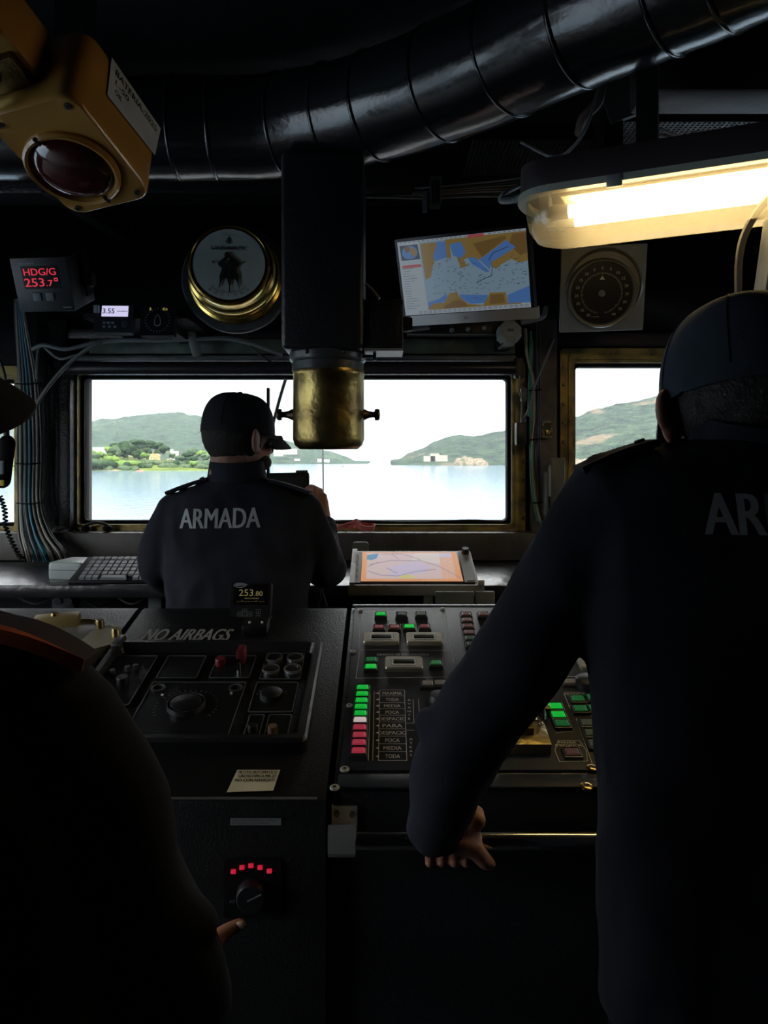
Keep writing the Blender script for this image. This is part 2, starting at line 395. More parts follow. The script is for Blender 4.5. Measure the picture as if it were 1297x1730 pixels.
def landmat(name, c1, c2, c3, s, patch=.60, k=.30):
    c1, c2, c3 = (tuple(k*x for x in c) for c in (c1, c2, c3))
    m = bpy.data.materials.new(name); m.use_nodes = True; t = m.node_tree; b = t.nodes['Principled BSDF']
    b.inputs['Roughness'].default_value = 1; b.inputs['Specular IOR Level'].default_value = .05
    tc = t.nodes.new('ShaderNodeTexCoord')
    n = t.nodes.new('ShaderNodeTexNoise'); n.inputs['Scale'].default_value = s; n.inputs['Detail'].default_value = 8
    n2 = t.nodes.new('ShaderNodeTexNoise'); n2.inputs['Scale'].default_value = s*.22; n2.inputs['Detail'].default_value = 3
    for x in (n, n2): t.links.new(tc.outputs['Object'], x.inputs['Vector'])
    r = t.nodes.new('ShaderNodeValToRGB'); r.color_ramp.elements[0].color = (*c1, 1); r.color_ramp.elements[1].color = (*c2, 1)
    r.color_ramp.elements[0].position = .38; r.color_ramp.elements[1].position = .62
    r2 = t.nodes.new('ShaderNodeValToRGB'); r2.color_ramp.elements[0].position = patch; r2.color_ramp.elements[1].position = patch+.05
    r2.color_ramp.elements[0].color = (0, 0, 0, 1); r2.color_ramp.elements[1].color = (1, 1, 1, 1)
    mx = t.nodes.new('ShaderNodeMixRGB'); mx.inputs[2].default_value = (*c3, 1)
    t.links.new(n.outputs['Fac'], r.inputs[0]); t.links.new(n2.outputs['Fac'], r2.inputs[0])
    t.links.new(r2.outputs[0], mx.inputs[0]); t.links.new(r.outputs[0], mx.inputs[1]); t.links.new(mx.outputs[0], b.inputs['Base Color'])
    n3 = t.nodes.new('ShaderNodeTexNoise'); n3.inputs['Scale'].default_value = s*2.6; n3.inputs['Detail'].default_value = 3; bp = t.nodes.new('ShaderNodeBump'); bp.inputs['Distance'].default_value = .25/s; bp.inputs['Strength'].default_value = .9
    t.links.new(tc.outputs['Object'], n3.inputs['Vector']); t.links.new(n3.outputs['Fac'], bp.inputs['Height']); t.links.new(bp.outputs[0], b.inputs['Normal'])
    return m
HILL = landmat('hill_forest', (.012, .034, .020), (.062, .122, .062), (.11, .16, .07), .045, k=.22)
HILLR = landmat('hill_forest_and_clearings', (.012, .030, .020), (.066, .110, .060), (.24, .18, .11), .045, .63, k=.23)
SHORE = landmat('shore_grass', (.10, .15, .03), (.20, .25, .05), (.33, .27, .14), .12, k=.30)
ridge('hill_left', 'wooded hill across the water in the left half of the centre window',
      [(-900, 735), (-500, 700), (-200, 690), (0, 706), (60, 716), (135, 711), (155, 712), (180, 707), (195, 708), (210, 704), (245, 701), (262, 699), (285, 697), (305, 697), (325, 701), (345, 705), (370, 711), (420, 724), (470, 742), (520, 752), (560, 763), (585, 772), (600, 779), (625, 779)], 1500, 2300, HILL, n=300, amp=7)
ridge('hill_right', 'wooded headland with bare clearings at the right of the centre window',
      [(660, 779), (674, 776), (690, 765), (715, 757), (735, 745), (760, 737), (778, 735), (795, 737), (815, 735), (845, 729), (870, 721), (905, 716), (945, 712), (975, 704), (1000, 692), (1060, 680), (1135, 664), (1250, 640), (1400, 620), (1600, 640), (2000, 700)], 1150, 1600, HILLR, n=300, amp=5)
ridge('headland_left', 'low grassy shore carrying trees and houses at the left of the centre window',
      [(-900, 772), (-300, 768), (0, 765), (120, 760), (150, 764), (210, 770), (260, 777), (300, 777), (345, 780), (372, 785), (420, 792), (470, 796)], 570, 680, SHORE, n=160, rows=30, amp=1.0, fs=.08)
m = bpy.data.materials.new('sea_water'); m.use_nodes = True; t = m.node_tree; b = t.nodes['Principled BSDF']
b.inputs['Base Color'].default_value = (.09, .13, .17, 1); b.inputs['Roughness'].default_value = .1; b.inputs['IOR'].default_value = 1.33
tc = t.nodes.new('ShaderNodeTexCoord'); mp = t.nodes.new('ShaderNodeMapping'); mp.inputs['Scale'].default_value = (.5, .22, 1)
n = t.nodes.new('ShaderNodeTexNoise'); n.inputs['Scale'].default_value = 1.2; n.inputs['Detail'].default_value = 5
bp = t.nodes.new('ShaderNodeBump'); bp.inputs['Strength'].default_value = .22; bp.inputs['Distance'].default_value = .25
t.links.new(tc.outputs['Object'], mp.inputs[0]); t.links.new(mp.outputs[0], n.inputs['Vector']); t.links.new(n.outputs['Fac'], bp.inputs['Height']); t.links.new(bp.outputs[0], b.inputs['Normal'])
bm = B(); box(bm, (0, 15000, SEA-1), (40000, 31000, 2)); o = struct(obj('sea', bm, m, smooth=False), 'calm pale sea outside the windows')
# foredeck under the sight line
bm = B(); prism(bm, [(-3.6, 3.4), (3.6, 3.4), (3.4, 18), (2.2, 32), (0, 42), (-2.2, 32), (-3.4, 18)], SEA-.5, -2.5); struct(obj('foredeck', bm, GREYD), 'grey foredeck ahead of the wheelhouse')
# pale rocks at the foot of the headland
bm = B()
ROCK = landmat('shore_rock', (.20, .16, .11), (.34, .28, .20), (.10, .12, .06), .25)
# trees on the near shore
LEAFM = [landmat('foliage_dark', (.012, .035, .012), (.045, .085, .030), (.05, .09, .03), .7), landmat('foliage_bright', (.05, .10, .02), (.15, .22, .045), (.18, .23, .07), .7, k=.48),
         landmat('foliage_grey_green', (.03, .06, .035), (.10, .14, .06), (.12, .15, .07), .7, k=.40)]
TRUNK = mat('bark', (.06, .045, .03), .9)
def crown_mesh(kind, seed):
    bm = B(); rnd = random.Random(seed)
    for k in range(9 if kind != 'bush' else 7):
        a = rnd.uniform(0, 6.28); rr = rnd.uniform(.1, .34)
        if kind == 'pine': c = (rr*math.cos(a)*1.15, rr*math.sin(a)*1.15, rnd.uniform(.62, .92)); s = rnd.uniform(.13, .21); sc3 = (s*1.3, s*1.3, s*.75)
        elif kind == 'round': c = (rr*math.cos(a), rr*math.sin(a), rnd.uniform(.35, .82)); s = rnd.uniform(.16, .24); sc3 = (s, s, s)
        else: c = (rr*math.cos(a)*1.5, rr*math.sin(a), rnd.uniform(.25, .62)); s = rnd.uniform(.24, .36); sc3 = (s*1.2, s, s*.9)
        ball(bm, c, sc3, sub=3)
    for v in bm.verts:
        q = v.co*9; v.co += V((noise.noise(q), noise.noise(q+V((9, 0, 0))), noise.noise(q+V((0, 9, 0)))))*.055
    finish(bm, True, 180); me = bpy.data.meshes.new('crown_'+kind); bm.to_mesh(me); bm.free(); return me
CRM = {(k, s): crown_mesh(k, s) for k in ('pine', 'round', 'bush') for s in (1, 2)}
bm = B(); tube(bm, [(0, 0, -.05), (.01, 0, .3), (0, .01, .7)], lambda t: .022-.012*t, n=7); finish(bm); TRM = bpy.data.meshes.new('trunk'); bm.to_mesh(TRM); bm.free(); TRM.materials.append(TRUNK)
def tree(name, px, ytop, ybot, D, kind, lm, label, group, wid=1.0, i=0):
    b0 = P(px, ybot, D); h = (ybot-ytop)/F*D
    o = thing(name, label, 'bush' if kind == 'bush' else 'tree', b0, group=group)
    me = CRM[(kind, 1+i % 2)].copy(); me.materials.append(LEAFM[lm])
    c = bpy.data.objects.new('crown', me); COL.objects.link(c); c.parent = o
    if kind != 'bush': c2 = bpy.data.objects.new('trunk', TRM); COL.objects.link(c2); c2.parent = o
    o.scale = (h*wid*1.3, h*wid*1.2, h*1.06); o.rotation_euler.z = i*1.7
TR = [(202, 746, 772, 650, 'round', 0, 1.1), (216, 748, 776, 640, 'round', 0, 1.0), (240, 745, 774, 655, 'pine', 0, 1.15), (228, 750, 772, 668, 'round', 1, .9), (263, 749, 771, 672, 'pine', 0, .95),
      (277, 752, 771, 668, 'round', 0, 1.1), (186, 755, 775, 640, 'round', 1, 1.0), (196, 752, 778, 625, 'round', 2, .9), (326, 758, 774, 665, 'round', 2, 1.2), (338, 760, 776, 650, 'round', 1, 1.0), (290, 766, 777, 655, 'round', 2, 1.2),
      (172, 762, 780, 630, 'round', 1, 1.0), (250, 756, 774, 668, 'round', 2, 1.0), (150, 760, 782, 640, 'round', 1, 1.1), (12, 752, 782, 640, 'round', 0, 1.1), (355, 764, 779, 650, 'round', 1, 1.0)]
TR += [(160, 764, 784, 620, 'round', 2, 1.1), (268, 757, 772, 675, 'round', 1, .9), (206, 756, 778, 628, 'round', 0, 1.0), (316, 764, 778, 640, 'round', 0, 1.0), (348, 767, 781, 640, 'round', 2, 1.1), (137, 758, 778, 650, 'round', 2, 1.1), (232, 760, 780, 630, 'round', 0, 1.0), (245, 764, 780, 628, 'round', 1, .9)]
tl = {('round', 0): ('broad_tree', 'dark broad-crowned tree in the clump left of the yellow house'), ('pine', 0): ('pine_tree', 'flat-topped pine standing above the shore near the yellow house'),
      ('round', 1): ('broad_tree', 'bright green tree on the near shore outside the centre window'), ('round', 2): ('broad_tree', 'grey-green tree on the near shore outside the centre window')}
for i, (px, yt, yb, D, k, lm, wd) in enumerate(TR): tree(tl[(k, lm)][0], px, yt, yb, D, k, lm, tl[(k, lm)][1], 'trees on the near shore', wd, i)
BU = [(152, 774, 794, 582, 0, 1.2), (166, 772, 795, 580, 2, 1.2), (181, 776, 795, 578, 0, 1.0), (140, 776, 794, 585, 2, 1.0), (202, 776, 794, 585, 1, .9), (214, 778, 794, 585, 0, .8), (226, 776, 793, 590, 1, 1.0), (239, 780, 793, 590, 0, .9), (252, 782, 793, 590, 2, .8),
      (296, 776, 790, 600, 0, .8), (306, 778, 790, 602, 2, 1.0), (318, 776, 790, 605, 0, .9), (329, 777, 791, 600, 1, 1.0), (343, 776, 791, 598, 2, 1.0), (354, 779, 791, 600, 1, 1.0), (190, 768, 784, 610, 1, 1.0), (305, 768, 780, 640, 2, 1.3), (320, 769, 781, 640, 0, 1.2), (142, 764, 780, 640, 1, 1.2), (5, 776, 796, 585, 1, 1.5)]
bl = {0: 'dark green bush at the waterline of the near shore', 1: 'bright green bush at the waterline of the near shore', 2: 'grey-green bush at the waterline of the near shore'}
for i, (px, yt, yb, D, lm, wd) in enumerate(BU): tree('shore_bush', px, yt, yb, D, 'bush', lm, bl[lm], 'bushes on the near shore', wd, i)
bm = B(); rnd = random.Random(11)   # continuous scrub along the waterline and on the bank, too dense to count
for x0, x1, yb, D, n, h in ((130, 232, 795.5, 579, 26, 5), (276, 366, 791.5, 598, 22, 5), (150, 300, 784, 625, 26, 4.5)):
    for k in range(n):
        q = P(x0+(x1-x0)*(k+rnd.random())/n, yb, D); q.y += rnd.uniform(-4, 4); r = rnd.uniform(.7, 1.2)*h*.5; ball(bm, q+V((0, 0, r*.5)), (r*1.4, r*1.1, r), sub=2)
for v in bm.verts: v.co += noise.noise_vector(v.co*.6)*.7
o = obj('undergrowth', bm, LEAFM[2], ang=180); o['kind'] = 'stuff'; o['label'] = 'low green scrub along the near shore between the trees'; o['category'] = 'undergrowth'
# houses
def house(px0, px1, yt, yb, D, col, roofc, label, gable=True, wins=0):
    col = tuple(.26*x for x in col); roofc = tuple(.26*x for x in roofc)
    a, b = P(px0, yb, D), P(px1, yb, D); w_, h_ = b.x-a.x, (yb-yt)/F*D; t = thing('house', label, 'house', (a+b)/2, group='houses on the far shores')
    bm = B(); hh = h_*(.78 if gable else .96); box(bm, (0, w_*.4, hh/2-1.5), (w_, w_*.8, hh+3)); obj('walls', bm, mat('render_%s' % (col,), col, .8), t, world=False)
    bm = B()
    if gable: prism(bm, [(-w_*.54, hh), (w_*.54, hh), (w_*.3, h_), (-w_*.3, h_)], -w_*.85, .05*w_, M.Rotation(R(90), 4, 'X'))
    else: box(bm, (0, w_*.4, h_*.97), (w_*1.04, w_*.84, h_*.06))
    obj('roof', bm, mat('roof_%s' % (roofc,), roofc, .8), t, world=False)
    for k in range(wins):
        bm = B(); u = (-.3, 0, .3)[k % 3]*w_; box(bm, (u, -.02, hh*(.68 if k < 3 else .3)), (w_*.13, .12, hh*.2)); obj('window', bm, mat('house_window', (.05, .05, .05), .3), t, world=False)
house(253.5, 267.5, 766.5, 781.5, 640, (.80, .62, .22), (.66, .50, .20), 'yellow house with dark windows above the near shore', True, 6)
house(291, 300, 762, 772, 680, (.85, .85, .82), (.80, .80, .78), 'white house with stepped roof right of the yellow house', False)
house(287.5, 292, 759, 770, 684, (.85, .85, .82), (.80, .80, .78), 'narrow white tower house right of the yellow house', False)
house(156, 176, 755.5, 761, 690, (.85, .86, .86), (.75, .75, .75), 'long white house above the trees at the left edge of the window', False)
house(136, 148, 755, 760, 690, (.72, .62, .52), (.62, .45, .36), 'pinkish house above the trees beside the window frame', False)
house(243, 257, 767, 771.5, 690, (.85, .86, .86), (.75, .75, .75), 'long white house behind the yellow house', False)
house(214, 224, 759, 767, 690, (.80, .66, .50), (.66, .50, .40), 'ochre house half hidden among the dark trees', True)
house(282, 287, 775, 780, 640, (.80, .62, .30), (.7, .5, .3), 'small ochre shed right of the yellow house', True)
for (a, b, y0, y1, l) in ((462, 478, 760, 768, 'row of pale flats on the distant hillside behind the spectacles'), (478, 500, 758, 765, 'pale terrace on the distant slope below the cap brim'), (497, 506, 775, 779, 'small white harbour house under the brass cylinder'), (536, 543, 775, 779, 'white boathouse at the foot of the distant hill'), (547, 556, 776, 779, 'low white shed near the tip of the distant hill')):
    house(a, b, y0, y1, 1560, (.85, .82, .76), (.8, .74, .66), l, False)
for (a, b, y0, y1, l) in ((716, 735, 770, 776, 'pale fort wall at the foot of the right headland'), (727, 742, 766, 776, 'tall pale fort block at the foot of the right headland'), (742, 756, 769, 776, 'low pale fort block at the foot of the right headland')):
    house(a, b, y0, y1, 1120, (.48, .42, .32), (.42, .36, .28), l, False)
bm.free(); bm = B()
for k in range(16):
    c = P(random.uniform(776, 812), 777, random.uniform(1080, 1120)); c.z = SEA; s = random.uniform(5, 9); ball(bm, c, (s*1.4, s, s*random.uniform(.8, 1.9)), sub=2)
for v in bm.verts: v.co += noise.noise_vector(v.co*.13)*2.5
struct(obj('rocks', bm, ROCK), 'pale rocky point below the right headland')
bm = B(); c = P(868, 772, 1090)
for k in range(14):
    c = P(random.uniform(960, 1010), 777, random.uniform(1060, 1120)); c.z = SEA; s = random.uniform(6, 12); ball(bm, c, (s*1.6, s, s*.9), sub=2)
struct(obj('rocks', bm, ROCK), 'pale spit seen in the lower left of the right window')
for (px, y0, y1) in ((246, 688, 702), (285, 682, 698)):
    bm = B(); D = 2300; b0 = P(px, y1+6, D); b1 = P(px, y0, D)
    for s in (-1, 1): cyl(bm, b0+V((s*2.2, 0, 0)), b1, .55, .3, n=5)
    for k in range(1, 6): z = b0.lerp(b1, k/6); cyl(bm, z-V((2.2*(1-k/6), 0, 0)), z+V((2.2*(1-k/6), 0, 0)), .3, n=5)
    tag(obj('radio_mast', bm, mat('mast_grey', (.35, .37, .4), .6), org=b0), 'thin lattice mast on the crest, %s of the two on the left hill' % ('left' if px < 260 else 'right'), 'mast', 'masts on the hill')
# channel buoy, small boats
b0 = P(579, 787, 900); b0.z = SEA; t = thing('channel_buoy', 'small dark channel buoy far out under the brass cylinder', 'buoy', b0)
bm = B(); lathe(bm, [(0, -.5), (1.4, -.4), (1.5, .6), (.3, .9)], M.Identity(4), 12); obj('float', bm, GREYD, t, world=False)
bm = B(); cyl(bm, (0, 0, .8), (0, 0, 5), .35, .15, 8); ball(bm, (0, 0, 5), .5, sub=2); obj('tower', bm, GREYD, t, world=False)
b0 = P(236, 796.5, 540); b0.z = SEA; t = thing('rowing_boat', 'small reddish boat close to the near shore below the yellow house', 'boat', b0)
bm = B(); loft(bm, [[(x, s*wd, z) for s, z in ((-1, .7), (-.6, -.1), (.6, -.1), (1, .7))] for x, wd in ((-2.4, .7), (-1, 1.0), (1, .9), (2.6, .1))]); obj('hull', bm, mat('boat_red', (.35, .12, .08), .6), t, world=False)
bm = B(); ball(bm, (0, 0, 1.0), (.35, .35, .7), sub=2); ball(bm, (0, 0, 1.8), .22, sub=2); obj('rower', bm, GREYD, t, world=False)
# jackstaff at the bow and a whip aerial nearer the window
b0 = P(643.5, 735, 38); t = thing('jackstaff', 'faint white staff rising from the bow in the centre of the window', 'flagpole', (b0.x, 38, -2.5))
WPOLE = mat('white_pole_paint', (.85, .86, .86), .5)
bm = B(); cyl(bm, (b0.x, 38, -2.5), (b0.x, 38, b0.z), .055, .03, 10); obj('staff', bm, WPOLE, t)
bm = B(); box(bm, (b0.x, 38, b0.z), (.25, .25, .1)); box(bm, (b0.x, 38, b0.z-.3), (.22, .22, .12)); obj('lantern', bm, mat('lantern_grey', (.25, .25, .26), .5), t)
bm = B(); box(bm, (b0.x, 38, -.65), (.3, .3, .35)); obj('collar', bm, WPOLE, t)
b0 = P(546, 840, 9); bm = B(); tube(bm, [V((b0.x, 9, -2.5)), V((b0.x, 9, 1.2)), V((b0.x-.02, 9, 2.1))], lambda t: .013-.007*t, 8)
tag(obj('whip_aerial', bm, BLKM, org=(b0.x, 9, -2.5)), 'thin dark whip aerial outside the window under the brass cylinder', 'aerial')
# wiper outside the centre pane
t = thing('window_wiper', 'black wiper on the outside of the centre window behind the capped head', 'wiper', P(487, 628, 3.28))
bm = B(); cyl(bm, P(487, 626, 3.24), P(487, 626, 3.32), .02, n=14); tube(bm, [P(487, 626, 3.31), P(474, 668, 3.31), P(456, 735, 3.31)], .007, 8); obj('arm', bm, BLKM, t)
bm = B(); box(bm, P(453, 742, 3.30), (.012, .02, .44), bev=.003); obj('blade', bm, RUB, t)
# haze over the water
HZ = bpy.data.materials.new('sea_haze'); HZ.use_nodes = True; t = HZ.node_tree; t.nodes.clear()
o_ = t.nodes.new('ShaderNodeOutputMaterial'); vs_ = t.nodes.new('ShaderNodeVolumeScatter'); vs_.inputs['Density'].default_value = .00004; vs_.inputs['Color'].default_value = (.86, .95, 1, 1); vs_.inputs['Anisotropy'].default_value = .2
t.links.new(vs_.outputs[0], o_.inputs['Volume'])
bm = B(); box(bm, (0, 3050, 150), (9000, 5900, 330)); o = obj('haze', bm, HZ, smooth=False); o['kind'] = 'stuff'; o['label'] = 'thin bluish haze over the water and hills'; o['category'] = 'haze'
# ---------------------------------------------------------------- deckhead: duct, lantern, fluorescent lamp, trays, cables
def dpt(px, py_bot, rad): # duct centre above a bottom-edge pixel, bottom at constant height
    zb_ = 2.325; Y = (zb_-CZ)*F/(HY-py_bot); return V(((px-CX)/F*Y, Y, zb_+rad))
DR = .125
path = [V((-2.5, 2.03, 2.45)), V((-1.2, 2.02, 2.45)), dpt(270, 301, DR), dpt(420, 300, DR), dpt(500, 288, DR)+V((0, .02, 0)), dpt(600, 276, DR), dpt(700, 250, DR), dpt(830, 205, DR), dpt(960, 150, DR), dpt(1110, 95, DR), dpt(1297, 20, DR), V((.95, .93, 2.45)), V((1.3, .55, 2.45))]
path[1].y = path[2].y+.01; path[0].y = path[1].y
t = thing('ventilation_duct', 'fat glossy black ventilation duct crossing under the deckhead', 'duct', (path[4].x, path[4].y, 2.45))
sp = spline(path, 8)
def jig(tt): return DR
bm = B(); tube(bm, path, DR, n=40, k=8)
for v in bm.verts: v.co += noise.noise_vector(v.co*9)*.003
obj('pipe', bm, BLKG, t)
def near(px):
    return min(range(1, len(sp)-1), key=lambda i: abs(sp[i].x/sp[i].y*F+CX-px))
for px in (305, 360, 480, 560, 640, 745, 865, 985, 1130, 1215):
    i = near(px); d = (sp[i+1]-sp[i-1]).normalized(); mtx = basis(d).to_4x4(); mtx.translation = sp[i]
    bm = B(); lathe(bm, [(DR-.004, -.008), (DR+.002, -.004), (DR+.0035, -.002), (DR+.0035, .002), (DR+.002, .004), (DR-.004, .008)], mtx, 44)
    obj('seam_band', bm, BLKG, t)
for x in (-1.6, .28):
    pass
# yellow battery lantern
RL = M(((.9557, .0057, -.2942), (-.2685, .4263, -.8638), (.1205, .9046, .409)))
RL = M((V((.9557, -.2685, .1205)), V((.0057, .4263, .9046)), V((-.2942, -.8638, .409)))).transposed()
# solver axes: right, back, up
LT = V((-.4934, 1.2198, CZ+.4804)); LW, LH, LD = .16, .2176, .1422
LM = RL.to_4x4(); LM.translation = LT            # local x right, y back (into the box), z up the face
t = thing('emergency_lantern', 'yellow box-shaped emergency lantern with a dark red lens under the deckhead', 'lamp', LT, RL)
LF = M.Rotation(R(90), 4, 'X')                   # face frame: x right, y up the face, z out of it
bm = B(); prism(bm, rrect(LW, LH, .028, 6), .012, .030, LF); 
bm2 = bmesh.new(); prism(bm2, rrect(LW, LH, .028, 6), -.016, .004, LF); bmesh.ops.bevel(bm2, geom=[e for e in bm2.edges if all(abs(v.co.y+.004) < 1e-4 for v in e.verts)], offset=.008, segments=3, affect='EDGES'); add(bm, bm2)
bm.free(); bm = B()
def rimring(z, sx): return [LF @ V((x*sx, y*sx, z)) for x, y in rrect(LW, LH, .030, 6)]
loft(bm, [rimring(-.020, 1.0), rimring(-.002, 1.0), rimring(.004, .985), rimring(.007, .95), rimring(.006, .80)])
obj('front_cover', bm, YEL, t, world=False)
bm = B(); rr_ = lambda z, sx, sy: [LF @ V((x*sx, y*sy, z)) for x, y in rrect(LW, LH, .030, 6)]
loft(bm, [rr_(-.021, .985, .985), rr_(-.06, .98, .98), rr_(-LD+.012, .96, .96), rr_(-LD+.003, .93, .94), rr_(-LD, .86, .9)]); obj('housing', bm, YEL, t, world=False)
LC = LF @ M.Translation((-.010, -.016, 0)) @ M.Scale(1.17, 4)
bm = B(); lathe(bm, [(.064, .002), (.0635, .010), (.060, .0135), (.056, .012), (.0535, .004)], LC, 48); obj('lens_ring', bm, YEL, t, world=False)
for a in (100, -75):
    bm = B(); p = LC @ V((.0585*math.cos(R(a)), .0585*math.sin(R(a)), .0125)); box(bm, p, (.004, .0045, .014), M.Rotation(-R(a-90), 3, 'Y')); obj('ring_notch', bm, INK, t, world=False)
LENS = mat('dark_red_glass', (.075, .008, .008), .12, coat=.6)
bm = B(); lathe(bm, [(.0555, .004), (.051, .010), (.040, .0165), (.025, .021), (.010, .023), (.001, .0233)], LC, 48); obj('lens', bm, LENS, t, world=False)
for (u, v) in ((.06, .088), (.06, -.09), (-.06, .088), (-.058, -.092)):
    bm = B(); a = LF @ V((u, v, .003)); b = LF @ V((u, v, .0085)); cyl(bm, a, b, .0062, .0056, n=16); c = LF @ V((u, v, .0086)); cyl(bm, c, c+V((0, -.0004, 0)), .003, n=6, mi=1); obj('screw', bm, [BOLT, INK], t, world=False)
# label on the right-hand side (local +x face)
SF = frame3((LW/2*.972, LD*.66, .005), (0, 0, -1), (0, 1, 0))
SF.translation = V((LW/2*.985, LD*.62, -.028))
bm = B(); q = [(-.076, .052), (.066, .050), (.064, -.016), (-.068, -.024)]
flat(bm, q, .0015, SF)
for s, cx_, cy_, w_, h_ in (('BATERIA-2025', -.003, .036, .118, .012), ('L-50', -.040, .018, .036, .010), ('OK', -.046, .001, .018, .010)): text(bm, s, cx_, cy_, w_, h_, SF, z=.002, mi=1, bold=.01)
obj('sticker', bm, [PAPERW, INK], t, world=False, smooth=False)
# battery box with cable glands on the left shoulder
bm = B(); box(bm, (-.040, .088, .158), (.120, .095, .098), bev=.008); obj('battery_box', bm, YEL, t, world=False)
bm = B(); box(bm, (-.045, .036, .135), (.11, .02, .05), bev=.003); obj('terminal_plate', bm, BRASSD, t, world=False)
for (u, w_) in ((-.075, .185), (-.040, .15)):
    bm = B(); cyl(bm, (u, .045, w_), (u, .022, w_-.01), .018, .018, n=6); cyl(bm, (u, .025, w_-.01), (u-.02, -.02, w_-.01), .013, .010, n=14); obj('cable_gland', bm, BLKM, t, world=False)
for (u, w_) in ((.006, .195), (.006, .125)):
    bm = B(); cyl(bm, (u, .043, w_), (u, .033, w_), .007, n=10); obj('screw', bm, BOLT, t, world=False)
bm = B(); pw_ = LM @ V((-.02, LD, .03)); box(bm, (pw_.x, pw_.y+.04, (pw_.z+ZC)/2-.01), (.06, .03, ZC-pw_.z+.05)); box(bm, (pw_.x, pw_.y+.04, ZC-.012), (.16, .10, .024)); obj('ceiling_bracket', bm, BLK, t)

# fluorescent lamp
a, b = P(915, 358, 1.62), P(1297, 340, 1.44)
dr = (V((b.x, b.y, 0))-V((a.x, a.y, 0))).normalized(); ZL = 2.045
LL = 1.02; o0 = V((P(884, 400, 1.63).x, 1.63, 2.135)); FM = frame3(o0, dr, V((0, 0, 1)).cross(dr)); FM = M((dr, V((0, 0, 1)).cross(dr), V((0, 0, 1)))).transposed().to_4x4(); FM.translation = o0
t = thing('fluorescent_lamp', 'long sealed fluorescent lamp glowing warm yellow at the upper right', 'lamp', o0, FM.to_3x3())
def stad(h, z, L=LL, x0=0): return [V((x0+L/2+x, y, z)) for x, y in rrect(L, h, h*.42, 6)]
bm = B(); loft(bm, [stad(.175, .004), stad(.18, .012), stad(.165, .055), stad(.14, .070)]); obj('base_tray', bm, mat('lamp_tray', (.055, .035, .035), .5), t, world=False)
bm = B(); ring_plate(bm, rrect(LL+.012, .186, .08, 6), rrect(LL-.03, .15, .063, 6), -.006, .008, M.Translation((LL/2, 0, 0))); obj('seal_rim', bm, mat('lamp_rim', (.50, .45, .34), .35), t, world=False)
DF = bpy.data.materials.new('lamp_diffuser'); DF.use_nodes = True; nt = DF.node_tree; nt.nodes.clear()
o_ = nt.nodes.new('ShaderNodeOutputMaterial'); m1 = nt.nodes.new('ShaderNodeMixShader'); m2 = nt.nodes.new('ShaderNodeMixShader'); tr = nt.nodes.new('ShaderNodeBsdfTransparent'); tl_ = nt.nodes.new('ShaderNodeBsdfTranslucent'); gl = nt.nodes.new('ShaderNodeBsdfGlossy')
tr.inputs[0].default_value = (.93, .86, .70, 1); tl_.inputs[0].default_value = (.60, .52, .36, 1); gl.inputs[1].default_value = .15; m1.inputs[0].default_value = .25; m2.inputs[0].default_value = .06
nt.links.new(tr.outputs[0], m1.inputs[1]); nt.links.new(tl_.outputs[0], m1.inputs[2]); nt.links.new(m1.outputs[0], m2.inputs[1]); nt.links.new(gl.outputs[0], m2.inputs[2]); nt.links.new(m2.outputs[0], o_.inputs[0])
bm = B(); loft(bm, [stad(.155, 0, LL-.02, .01), stad(.154, -.03, LL-.022, .011), stad(.142, -.060, LL-.034, .017), stad(.115, -.080, LL-.06, .03), stad(.07, -.089, LL-.12, .06)], cap=False)
t_ = bm.faces.new([v for v in bm.verts][-len(stad(.07, 0)):]); obj('diffuser', bm, DF, t, world=False)
TUBE = glow('fluorescent_tube', (1.0, .80, .46), 14.0)
for y in (-.032, .032):
    bm = B(); cyl(bm, (.10, y, -.032), (LL-.08, y, -.032), .013, n=14); obj('tube', bm, TUBE, t, world=False)
    bm = B(); cyl(bm, (.06, y, -.032), (.102, y, -.032), .0145, n=12); box(bm, (.055, y, -.02), (.02, .03, .05)); obj('tube_end', bm, LGREY, t, world=False)
bm = B(); box(bm, (LL/2+.02, 0, -.006), (LL-.14, .11, .004)); obj('reflector', bm, mat('reflector_cream', (.75, .68, .50), .4), t, world=False)
for x in (.20, .62): 
    bm = B(); box(bm, (x, -.092, -.004), (.03, .008, .024), bev=.002); obj('clip', bm, STEEL, t, world=False)
for x in (.25, .8): bm = B(); box(bm, (x, 0, .26), (.04, .03, .40)); obj('hanger', bm, BLK, t, world=False)

# perforated cable trays, upper right
def tray(px0, px1, py, Y, dep, label, n):
    a, b = P(px0, py, Y), P(px1, py, Y); t = thing('cable_tray', label, 'cable tray', (a+b)/2, group='perforated trays')
    bm = B(); L = b.x-a.x; nx = n; ny = max(3, int(n*dep/L)); s = L/nx
    for i in range(nx+1): box(bm, (a.x+i*s, Y+dep/2, a.z), (s*.42, dep, .003))
    for j in range(ny+1): box(bm, ((a.x+b.x)/2, Y+j*dep/ny, a.z), (L, dep/ny*.42, .0034))
    obj('perforated_floor', bm, mat('tray_metal', (.06, .055, .055), .42, metal=.4), t, smooth=False)
    for yy in (Y, Y+dep):
        bm = B(); box(bm, ((a.x+b.x)/2, yy, a.z+.02), (L, .003, .045)); obj('side_lip', bm, BLK, t, smooth=False)
tray(1045, 1330, 205, 2.05, .30, 'perforated cable tray at the upper right corner above the lamp', 34)
tray(800, 1000, 235, 2.35, .30, 'perforated cable tray in the shade right of the duct', 26)
